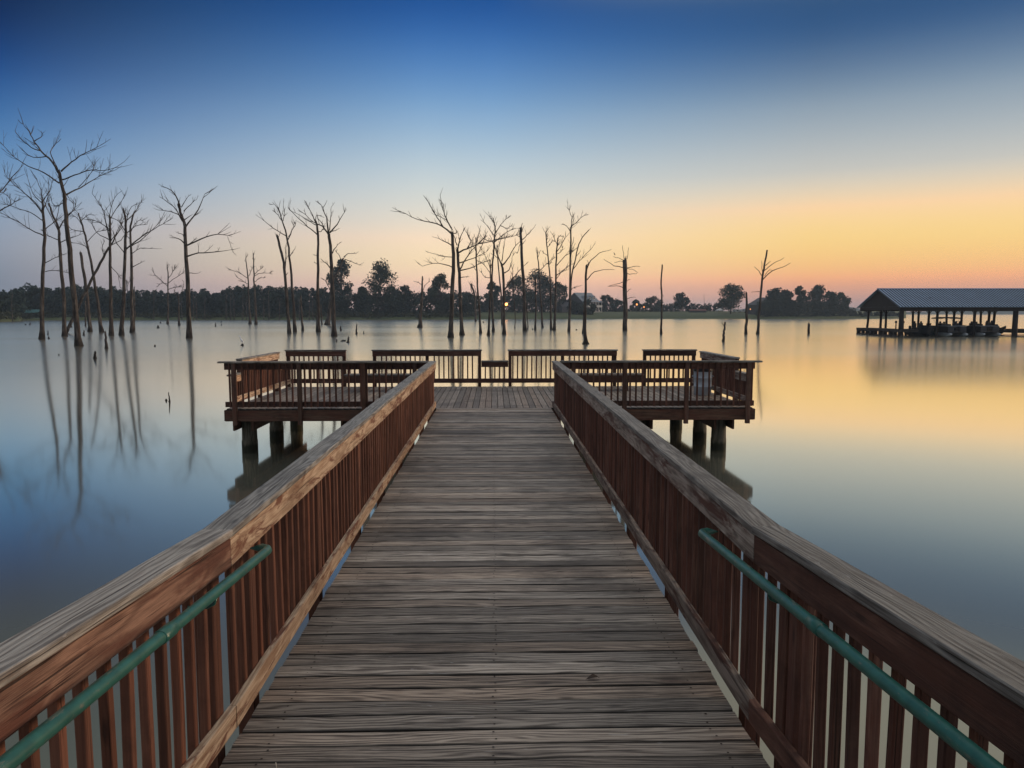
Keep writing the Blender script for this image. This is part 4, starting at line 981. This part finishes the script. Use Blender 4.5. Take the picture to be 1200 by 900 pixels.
def stepped(label, A, B, nrm, parts, mats, spacing=.134):
    """railing of high and low lengths; parts = [(s0, s1, low?)]"""
    A = Vector((*A, 0)); B = Vector((*B, 0)); d = (B-A).normalized(); N = Vector((*nrm, 0))
    root = thing('platform_railing', label, 'railing', (A.x, A.y, ZD), 'wooden railings of the pier')
    P = lambda s, z: Vector((A.x + d.x*s, A.y + d.y*s, ZD+z))
    bot = MB(); allp = set()
    LT = (B-A).length
    board(bot, P(0, .165), P(LT, .165), .019, .038, .125, N, 10); bot.build('bottom_rail', M[mats[2]], root)
    for (s0, s1, low) in parts:
        h = .73 if low else 1.04
        c = MB(); e = 0 if low else .02
        board(c, P(s0-e if not low else s0+.002, h-.019), P(s1+e if not low else s1-.002, h-.019), .06, .15, .038, N, max(2, int((s1-s0)/.6)), ch=.005); c.build('cap_rail', M[mats[0]], root)
        f = MB(); board(f, P(s0+.002, h-.111), P(s1-.002, h-.111), .019, .038, .14, N, max(2, int((s1-s0)/.6))); f.build('top_rail', M[mats[1]], root)
        if not low: allp.update({round(s0+.05, 3), round(s1-.05, 3)}); 
        if not low and s1-s0 > 2: allp.add(round((s0+s1)/2, 3))
        bl = h-.042-.10; n = int((s1-s0)/spacing); s = s0 + (s1-s0-n*spacing)/2 + spacing/2; pts = []
        while s < s1:
            if not any(abs(s-p) < .075 for p in allp): pts.append(P(s, .10+bl/2) + N*(.0385+.019))
            s += spacing
        place_balusters(root, pts, bl, mats[4])
    for s in sorted(allp):
        mb = MB(); q = P(s, 0)+N*.085; beam(mb, q+Vector((0, 0, -.3)), q+Vector((0, 0, .998)), .09, .09, (N.x, N.y, 0), seg=2, ch=.005); mb.build('post', M[mats[3]], root)
    return root
W_ = XP1-XP0
X2 = lambda x: x - XP0
stepped('stepped back railing of the platform facing the lake, with three low gaps', (XP0, YB-.04), (XP1, YB-.04), (0, 1),
        [(0.0, X2(-4.16), 0), (X2(-4.16), X2(-3.41), 1), (X2(-3.41), X2(-.36), 0), (X2(-.36), X2(.40), 1), (X2(.40), X2(3.47), 0), (X2(3.47), X2(4.22), 1), (X2(4.22), X2(XP1), 0)], pm)
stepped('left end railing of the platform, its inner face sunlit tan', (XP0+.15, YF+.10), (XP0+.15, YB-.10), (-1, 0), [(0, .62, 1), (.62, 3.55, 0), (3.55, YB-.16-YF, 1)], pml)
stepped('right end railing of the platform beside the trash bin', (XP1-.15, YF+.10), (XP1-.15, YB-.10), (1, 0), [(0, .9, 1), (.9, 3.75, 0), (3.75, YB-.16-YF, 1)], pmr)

# benches
for (x0, x1, lab) in ((-3.95, -1.62, 'flat wooden bench on the left half of the platform'), (1.62, 3.98, 'flat wooden bench on the right half of the platform')):
    root = thing('wooden_bench', lab, 'bench', ((x0+x1)/2, 19.8, ZD), 'benches on the platform')
    mb = MB()
    for j in range(3): beam(mb, (x0, 19.62+j*.15, ZD+.43), (x1, 19.62+j*.15, ZD+.43), .14, .038, seg=4, jit=.001, ch=.004)
    mb.build('seat', M['bench'], root)
    mb = MB(); beam(mb, (x0+.06, 19.58, ZD+.34), (x1-.06, 19.58, ZD+.34), .04, .135); beam(mb, (x0+.06, 19.96, ZD+.34), (x1-.06, 19.96, ZD+.34), .04, .135); mb.build('apron', M['beam'], root)
    for x in (x0+.45, x1-.45):
        for yy in (19.64, 19.90):
            mb = MB(); beam(mb, (x, yy, ZD), (x, yy, ZD+.405), .09, .07, (0, 1, 0)); mb.build('leg', M['beam'], root)
# trash bin
M['bin'] = simple('galvanised_bin', (.40, .46, .52), .45, .15, .2, 5)
M['bag'] = simple('black_plastic', (.015, .015, .017), .35, 0, .2, 8, .5, .5)
c = Vector((5.28, 18.6, ZD))
root = thing('trash_bin', 'grey-blue metal trash bin with a black lid in the right corner of the platform', 'trash bin', c)
mb = MB(); tube(mb, [c+Vector((0, 0, z)) for z in (.0, .02, .2, .21, .23, .24, .42, .43, .45, .46, .58, .60)], [.20, .215, .22, .228, .228, .22, .225, .232, .232, .225, .228, .235], 28); mb.build('drum', M['bin'], root)
mb = MB(); tube(mb, [c+Vector((0, 0, z)) for z in (.601, .64, .70, .80, .84)], [.243, .245, .238, .225, .12], 28); mb.build('lid', M['bag'], root)
for a in (-1, 1):
    mb = MB(); tube(mb, [c+Vector((a*.225, -.05, .5)), c+Vector((a*.262, -.05, .47)), c+Vector((a*.262, .05, .47)), c+Vector((a*.225, .05, .5))], [.008]*4, 6); mb.build('handle', M['bin'], root)

# small things on the near deck
b = on_z(323.5, 903, ZD+.045); mb = MB()
tube(mb, [b + Vector((0, 0, -.04)), b + Vector((.001, 0, .02)), b + Vector((.0, .0, .038))], [.0035, .0032, .0022], 6)
M['splinter'] = simple('pale_plastic', (.55, .50, .42), .6, 0, .1, 9)
o = mb.build('zip_tie_end', M['splinter']); tag(o, 'tiny pale strip standing up between two planks at the bottom left of the deck', 'strip')
b = on_z(694, 795, ZD+.01); mb = MB()
mb.add([b+Vector(q) for q in ((-.040, -.012, 0), (-.006, -.010, .006), (.03, -.014, .014), (.045, .002, .002), (.006, .020, .020), (-.022, .008, .004), (0, 0, .012))], [(0,1,6), (1,2,6), (2,3,6), (3,4,6), (4,5,6), (5,0,6)])
M['dead_leaf'] = simple('dead_leaf', (.045, .03, .022), .8, 0, .3, 30)
o = mb.build('dead_leaf', M['dead_leaf']); tag(o, 'dark curled dead leaf lying on a pale plank of the walkway', 'leaf')

# birds
def bird(name, p, L, mat, label, cat, up=.6):
    mb = MB(); s = L
    tube(mb, [p+Vector(q)*s for q in ((.34, 0, -.22), (.22, 0, -.08), (.08, 0, .12), (-.06, 0, .32), (-.12, 0, .50), (-.10, 0, .62), (-.16, 0, .74), (-.24, 0, .76), (-.42, 0, .72))], [s*r for r in (.03, .09, .17, .15, .08, .055, .07, .05, .012)], 10)
    for dx in (-.03, .03): tube(mb, [p+Vector((.05, dx, .05))*s, p+Vector((.02, dx, -.20))*s, p+Vector((.05, dx, -.38))*s], [s*.018, s*.012, s*.012], 5)
    o = mb.build(name, mat); tag(o, label, cat)
M['egret'] = simple('white_feathers', (.75, .77, .80), .8, 0, .05, 9)
eb = on_z(283.6, 405); bird('egret', eb + Vector((-.05, 0, .42)), .62, M['egret'], 'white egret standing on a low dark stump left of the platform', 'bird')
q = on_z(Z3[0]+1090/4, Z3[1]+670/4); q = at(Z3[0]+1040/4, Z3[1]+320/4, q.y); bird('songbird', q + Vector((0, 0, .25)), .5, M['bag'], 'small dark bird perched on a twig of the thick flat-topped dead trunk', 'bird')

# ------------------------------------------------------------------ boathouse
random.seed(31)
A0 = Vector((54.0, 98.0, 0)); ang = R(-1.4)
ux = Vector((math.cos(ang), math.sin(ang), 0)); uy = Vector((.12, .993, 0)).normalized()
def bh(a, b, z): return A0 + ux*a + uy*b + Vector((0, 0, z))
LB, DB = 34.0, 14.2
M['bh_roof'] = simple('blue_grey_sheet_roof', (.21, .33, .50), .45, .25, .12, .6)
M['bh_wood'] = simple('dark_boathouse_wood', (.020, .016, .016), .8, 0, .3, 2)
M['dock_wood'] = simple('dock_wood', (.030, .026, .025), .8, 0, .3, 2)
boat_h = thing('boathouse', 'long open-sided boathouse with a blue-grey metal gable roof on posts', 'boathouse', A0)
ZE, ZR = 4.02, 6.45
def slab(mb, q, t):     # quad with thickness t along its normal
    n = (q[1]-q[0]).cross(q[3]-q[0]).normalized()*t; v = [*q, *[p+n for p in q]]
    mb.add(v, [(0,3,2,1),(4,5,6,7),(0,1,5,4),(1,2,6,5),(2,3,7,6),(3,0,4,7)])
mb = MB(); slab(mb, [bh(-.4, -.6, ZE-.12), bh(LB, -.6, ZE-.12), bh(LB, DB/2, ZR), bh(-.4, DB/2, ZR)], .06)
slab(mb, [bh(-.4, DB/2, ZR), bh(LB, DB/2, ZR), bh(LB, DB+.6, ZE-.12), bh(-.4, DB+.6, ZE-.12)], .06)
mb.build('roof', M['bh_roof'], boat_h)
mb = MB(); s = -.35      # standing seams: one sheet pattern
up1 = (bh(0, DB/2, ZR)-bh(0, -.6, ZE-.12)).normalized(); nrm = ux.cross(up1).normalized()
while s < LB:
    a = bh(s, -.6, ZE-.12)+nrm*.075; b = bh(s, DB/2, ZR)+nrm*.075
    beam(mb, a, b, .13, .07, nrm); s += .42
mb.build('roof_seams', M['bh_wood'], boat_h)
mb = MB(); mb.add([bh(0, 0, ZE-.05), bh(0, DB, ZE-.05), bh(0, DB/2, ZR-.05), bh(.15, 0, ZE-.05), bh(.15, DB, ZE-.05), bh(.15, DB/2, ZR-.05)], [(0,2,1),(3,4,5),(0,1,4,3),(1,2,5,4),(2,0,3,5)]); mb.build('gable_wall', M['bh_wood'], boat_h)
mb = MB()
for b in (0, DB): slab(mb, [bh(-.1, b-.08, ZE-.62), bh(LB, b-.08, ZE-.62), bh(LB, b-.08, ZE-.14), bh(-.1, b-.08, ZE-.14)], .12)
slab(mb, [bh(-.05, 0, ZE-.5), bh(-.05, DB, ZE-.5), bh(-.05, DB, ZE-.06), bh(-.05, 0, ZE-.06)], .12)
mb.build('eave_beam', M['bh_wood'], boat_h)
mb = MB(); tube(mb, [bh(-.4, DB/2, ZR+.09), bh(LB, DB/2, ZR+.09)], [.09, .09], 6); mb.build('ridge_cap', M['bh_roof'], boat_h)
for (px, d, r, lean) in ((1017, 112, .13, -.25), (1032, 108.5, .13, -.05), (1038, 106, .12, 0), (1056, 98.0, .24, 0), (1069.5, 110, .12, .1), (1076, 106, .12, 0), (1088, 101, .12, -.1), (1098, 98.4, .13, 0), (1109, 110, .12, .2), (1117.5, 106, .13, -.1), (1126.5, 101, .12, 0), (1141.5, 98.4, .14, 0), (1149, 110, .12, .1), (1158.5, 106, .13, -.15), (1164.5, 101, .13, -.35), (1189.5, 98.0, .25, 0), (1204, 106, .13, 0), (1230, 98.2, .2, 0), (1248, 106, .14, 0)):
    r *= 1.3; q = at(px, 380, d); z1 = ZE-.45 if d < 100 or d > 109 else ZE + 1.2
    mb = MB(); tube(mb, [(q.x+lean, q.y, -1), (q.x, q.y, 1.8), (q.x-lean*.3, q.y, z1)], [r*1.1, r, r*.95], 10, .03); mb.build('post', M['bh_wood'], boat_h)
    if r < .2:
        for sg in (-1, 1):
            mb = MB(); beam(mb, (q.x-lean*.2, q.y, ZE-1.0), (q.x+sg*.6, q.y, ZE-.4), .08, .08, (0, 1, 0)); mb.build('brace', M['bh_wood'], boat_h)
# dock under it
dock = thing('boat_dock', 'dark floating dock at the left end of the boathouse', 'dock', (53, 100, 0))
def dslab(q, z0, z1, name='dock_deck', mat='dock_wood'):
    mb = MB(); v = [Vector((*p, z0)) for p in q] + [Vector((*p, z1)) for p in q]
    mb.add(v, [(0,3,2,1),(4,5,6,7),(0,1,5,4),(1,2,6,5),(2,3,7,6),(3,0,4,7)]); mb.build(name, M[mat], dock)
c0 = at(1003.5, 384, 110.5); c1 = at(1057, 384, 97.2)
v = Vector((c1.x-c0.x, c1.y-c0.y, 0)); vn = v.normalized(); pn_ = Vector((-vn.y, vn.x, 0))
def dp(a, b): return (c0.x+vn.x*a+pn_.x*b, c0.y+vn.y*a+pn_.y*b)
DLn = v.length
dslab([dp(0, 0), dp(DLn, 0), dp(DLn, 2.2), dp(0, 2.2)], .60, .94)
dslab([dp(0, .02), dp(DLn, .02), dp(DLn, .2), dp(0, .2)], .0, .14, 'lower_beam')
s = .0; 
while s < DLn: 
    w = random.uniform(.2, .45); dslab([dp(s, .05), dp(min(s+w, DLn), .05), dp(min(s+w, DLn), .5), dp(s, .5)], .1, .62, 'float_block'); s += w + random.uniform(.7, 1.2)
q0 = at(1057, 384, 99.5); q1 = at(1300, 384, 99.5)
dslab([(q0.x, 104), (q0.x+34, 104), (q0.x+34, 105.5), (q0.x, 105.5)], .42, .75, 'walk_deck')
dslab([(q0.x, 110), (q0.x+34, 110), (q0.x+34, 111.5), (q0.x, 111.5)], .42, .75, 'walk_deck')
for xx in (16.5, 19.5, 26):
    dslab([(q0.x+xx, 97.5), (q0.x+xx+.9, 97.5), (q0.x+xx+.9, 104), (q0.x+xx, 104)], .40, .70, 'finger_deck')
for (px, d) in ((1020, 105.5), (1062, 103.8), (1069.5, 103.8), (1077, 103.8), (1086, 103.8)):
    q = at(px, 380, d); mb = MB(); tube(mb, [(q.x, q.y, -.5), (q.x, q.y, .5)], [.16, .16], 8); mb.build('float_block', M['dock_wood'], dock)
# power pedestals on the dock
for px, d, lab in ((1050, 99.8, 'dark knob-topped pedestal on the dock left of the corner post'), (1058.6, 98.6, 'dark knob-topped pedestal right behind the corner post')):
    q = at(px, 380, d); root = thing('dock_pedestal', lab, 'pedestal', (q.x, q.y, .9), 'pedestals on the boat dock')
    mb = MB(); tube(mb, [(q.x, q.y, .9), (q.x, q.y, 1.75)], [.09, .07], 8); mb.build('stem', M['bh_wood'], root)
    mb = MB(); tube(mb, [(q.x, q.y, 1.72), (q.x, q.y, 1.82), (q.x, q.y, 2.0), (q.x, q.y, 2.08)], [.06, .15, .15, .05], 10); mb.build('head', M['bh_wood'], root)

# boats
M['hull_dark'] = simple('dark_hull', (.018, .020, .026), .35, .1, .2, 1, .5)
M['pontoon'] = simple('aluminium_pontoon', (.50, .56, .62), .35, .7, .1, 2)
M['canvas'] = simple('navy_canvas', (.02, .025, .04), .8, 0, .2, 4)
M['vinyl'] = simple('grey_vinyl', (.03, .027, .028), .6, 0, .3, 2)
def pontoon_boat(px, d, label, bimini):
    c = at(px, 380, d); c.z = 0
    root = thing('pontoon_boat', label, 'boat', c, 'pontoon boats under the boathouse')
    V = lambda x, y, z: (c.x+x, c.y+y, z)
    for sx in (-1.06, 1.06):
        mb = MB(); tube(mb, [V(sx, -.6, .34), V(sx, -.3, .30), V(sx, .2, .27), V(sx, 6.0, .27), V(sx, 6.2, .27)], [.03, .17, .30, .30, .27], 16); mb.build('pontoon', M['pontoon'], root)
    mb = MB(); box(mb, V(-1.3, .0, .58), V(1.3, 6.2, .70)); mb.build('deck', M['hull_dark'], root)
    mb = MB()
    for (a, b) in (((-1.28, .1), (-.4, .16)), ((.4, .1), (1.28, .16)), ((-1.28, .1), (-1.22, 5.8)), ((1.22, .1), (1.28, 5.8)), ((-1.28, 5.8), (1.28, 5.86))):
        box(mb, V(*a, .72), V(*b, 1.36))
    mb.build('fence_panel', M['hull_dark'], root)
    mb = MB()
    for a, b in (((-1.28, .13), (1.28, .13)),): tube(mb, [V(a[0], a[1], 1.4), V(b[0], b[1], 1.4)], [.025, .025], 6)
    for sx in (-1.25, 1.25): tube(mb, [V(sx, .13, 1.4), V(sx, 5.83, 1.4)], [.025, .025], 6)
    mb.build('hand_rail', M['pontoon'], root)
    for (x, y) in ((-.85, 1.0), (.85, 1.2), (-.8, 4.6), (.7, 4.4)):
        mb = MB(); box(mb, V(x-.32, y, .72), V(x+.32, y+.6, 1.12)); box(mb, V(x-.30, y+.58, 1.1), V(x+.30, y+.74, 1.72)); tube(mb, [V(x, y+.66, 1.70), V(x, y+.66, 1.78), V(x, y+.66, 1.92), V(x, y+.66, 1.98)], [.08, .15, .14, .05], 8); mb.build('seat', M['vinyl'], root)
    mb = MB(); box(mb, V(.3, 3.0, .72), V(.95, 3.5, 1.62)); mb.build('console', M['vinyl'], root)
    mb = MB(); tube(mb, [V(0, 6.3, .2), V(0, 6.3, 1.0), V(0, 6.35, 1.45)], [.08, .2, .17], 8); mb.build('outboard_motor', M['hull_dark'], root)
    if bimini:
        mb = MB(); n = 8; vs = []
        for i in range(n+1):
            x = -1.35 + 2.7*i/n; z = 2.58 - .10*(abs(x)/1.35)**2
            vs += [V(x, 1.4, z), V(x, 3.8, z), V(x, 3.8, z-.14), V(x, 1.4, z-.14)]
        mb.add(vs, [(i*4+a, (i+1)*4+a, (i+1)*4+(a+1) % 4, i*4+(a+1) % 4) for i in range(n) for a in range(4)] + [(0,1,2,3), (n*4+3, n*4+2, n*4+1, n*4)]); mb.build('canopy', M['canvas'], root)
        for sx in (-1.25, 1.25):
            for yy in (1.6, 3.6): mb = MB(); tube(mb, [V(sx, 2.6, 1.36), V(sx, yy, 2.45)], [.02, .02], 5); mb.build('canopy_pole', M['pontoon'], root)
    return root
pontoon_boat(1122.5, 97.2, 'dark pontoon boat with a navy canopy under the boathouse', True)
pontoon_boat(1161, 97.4, 'dark pontoon boat without a canopy under the boathouse', False)
def motor_boat(px, d, label, tw=1.0):
    c = at(px, 380, d); c.z = 0; root = thing('motor_boat', label, 'boat', c)
    V = lambda x, y, z: Vector((c.x+x*tw, c.y+y, z))
    st = [(-.2, .05, .95, 1.05), (.4, .45, .15, 1.0), (1.4, .85, -.05, .92), (3.0, 1.05, -.1, .85), (5.2, 1.02, -.1, .82)]   # y, half beam, keel z, gunwale z
    vs = []
    for (y, hb, kz, gz_) in st: vs += [V(-hb, y, gz_), V(-hb*.85, y, kz+.35), V(0, y, kz), V(hb*.85, y, kz+.35), V(hb, y, gz_)]
    n = len(st); mb = MB(); mb.add(vs, [(i*5+k2, i*5+k2+1, (i+1)*5+k2+1, (i+1)*5+k2) for i in range(n-1) for k2 in range(4)] + [((n-1)*5+4, (n-1)*5+3, (n-1)*5+2, (n-1)*5+1, (n-1)*5), (0, 1, 2, 3, 4)] + [(i*5, (i+1)*5, (i+1)*5+4, i*5+4) for i in range(n-1)], None, .5, False); mb.build('hull', M['hull_dark'], root)
    mb = MB(); slab(mb, [V(-.75, 2.0, .95), V(.75, 2.0, .95), V(.6, 2.35, 1.45), V(-.6, 2.35, 1.45)], .03); mb.build('windscreen', M['glass'], root)
    for x in (-.45, .45):
        mb = MB(); box(mb, V(x-.25, 3.0, .86), V(x+.25, 3.5, 1.15)); box(mb, V(x-.25, 3.45, 1.1), V(x+.25, 3.58, 1.75)); tube(mb, [V(x, 3.5, 1.72), V(x, 3.5, 1.8), V(x, 3.5, 1.96), V(x, 3.5, 2.02)], [.07, .14, .13, .04], 8); mb.build('seat', M['vinyl'], root)
    mb = MB(); tube(mb, [V(0, 5.35, .1), V(0, 5.35, .9), V(0, 5.4, 1.35)], [.07, .2, .16], 8); mb.build('outboard_motor', M['hull_dark'], root)
motor_boat(1093, 97.6, 'dark motor boat moored left of the canopied pontoon boat')
motor_boat(1178, 106.5, 'dark motor boat moored deep in the boathouse left of the right corner post', .8)
motor_boat(1141.5, 98.6, 'narrow dark motor boat squeezed between the two pontoon boats', .55)

# ------------------------------------------------------------------ haze over the lake
HAZE = True
if HAZE:
    mb = MB(); box(mb, (-2600, -300, -2.5), (2600, 2400, 34)); o = mb.build('haze', M['water'])
    hm = bpy.data.materials.new('haze_air'); hm.use_nodes = True; nt = hm.node_tree
    for n in list(nt.nodes): nt.nodes.remove(n)
    ou = nt.nodes.new('ShaderNodeOutputMaterial'); pv = nt.nodes.new('ShaderNodeVolumePrincipled'); nt.links.new(pv.outputs[0], ou.inputs['Volume'])
    pv.inputs['Color'].default_value = (.64, .82, 1.0, 1); pv.inputs['Density'].default_value = .0003; pv.inputs['Anisotropy'].default_value = .2
    o.data.materials.clear(); o.data.materials.append(hm); tag(o, kind='stuff')
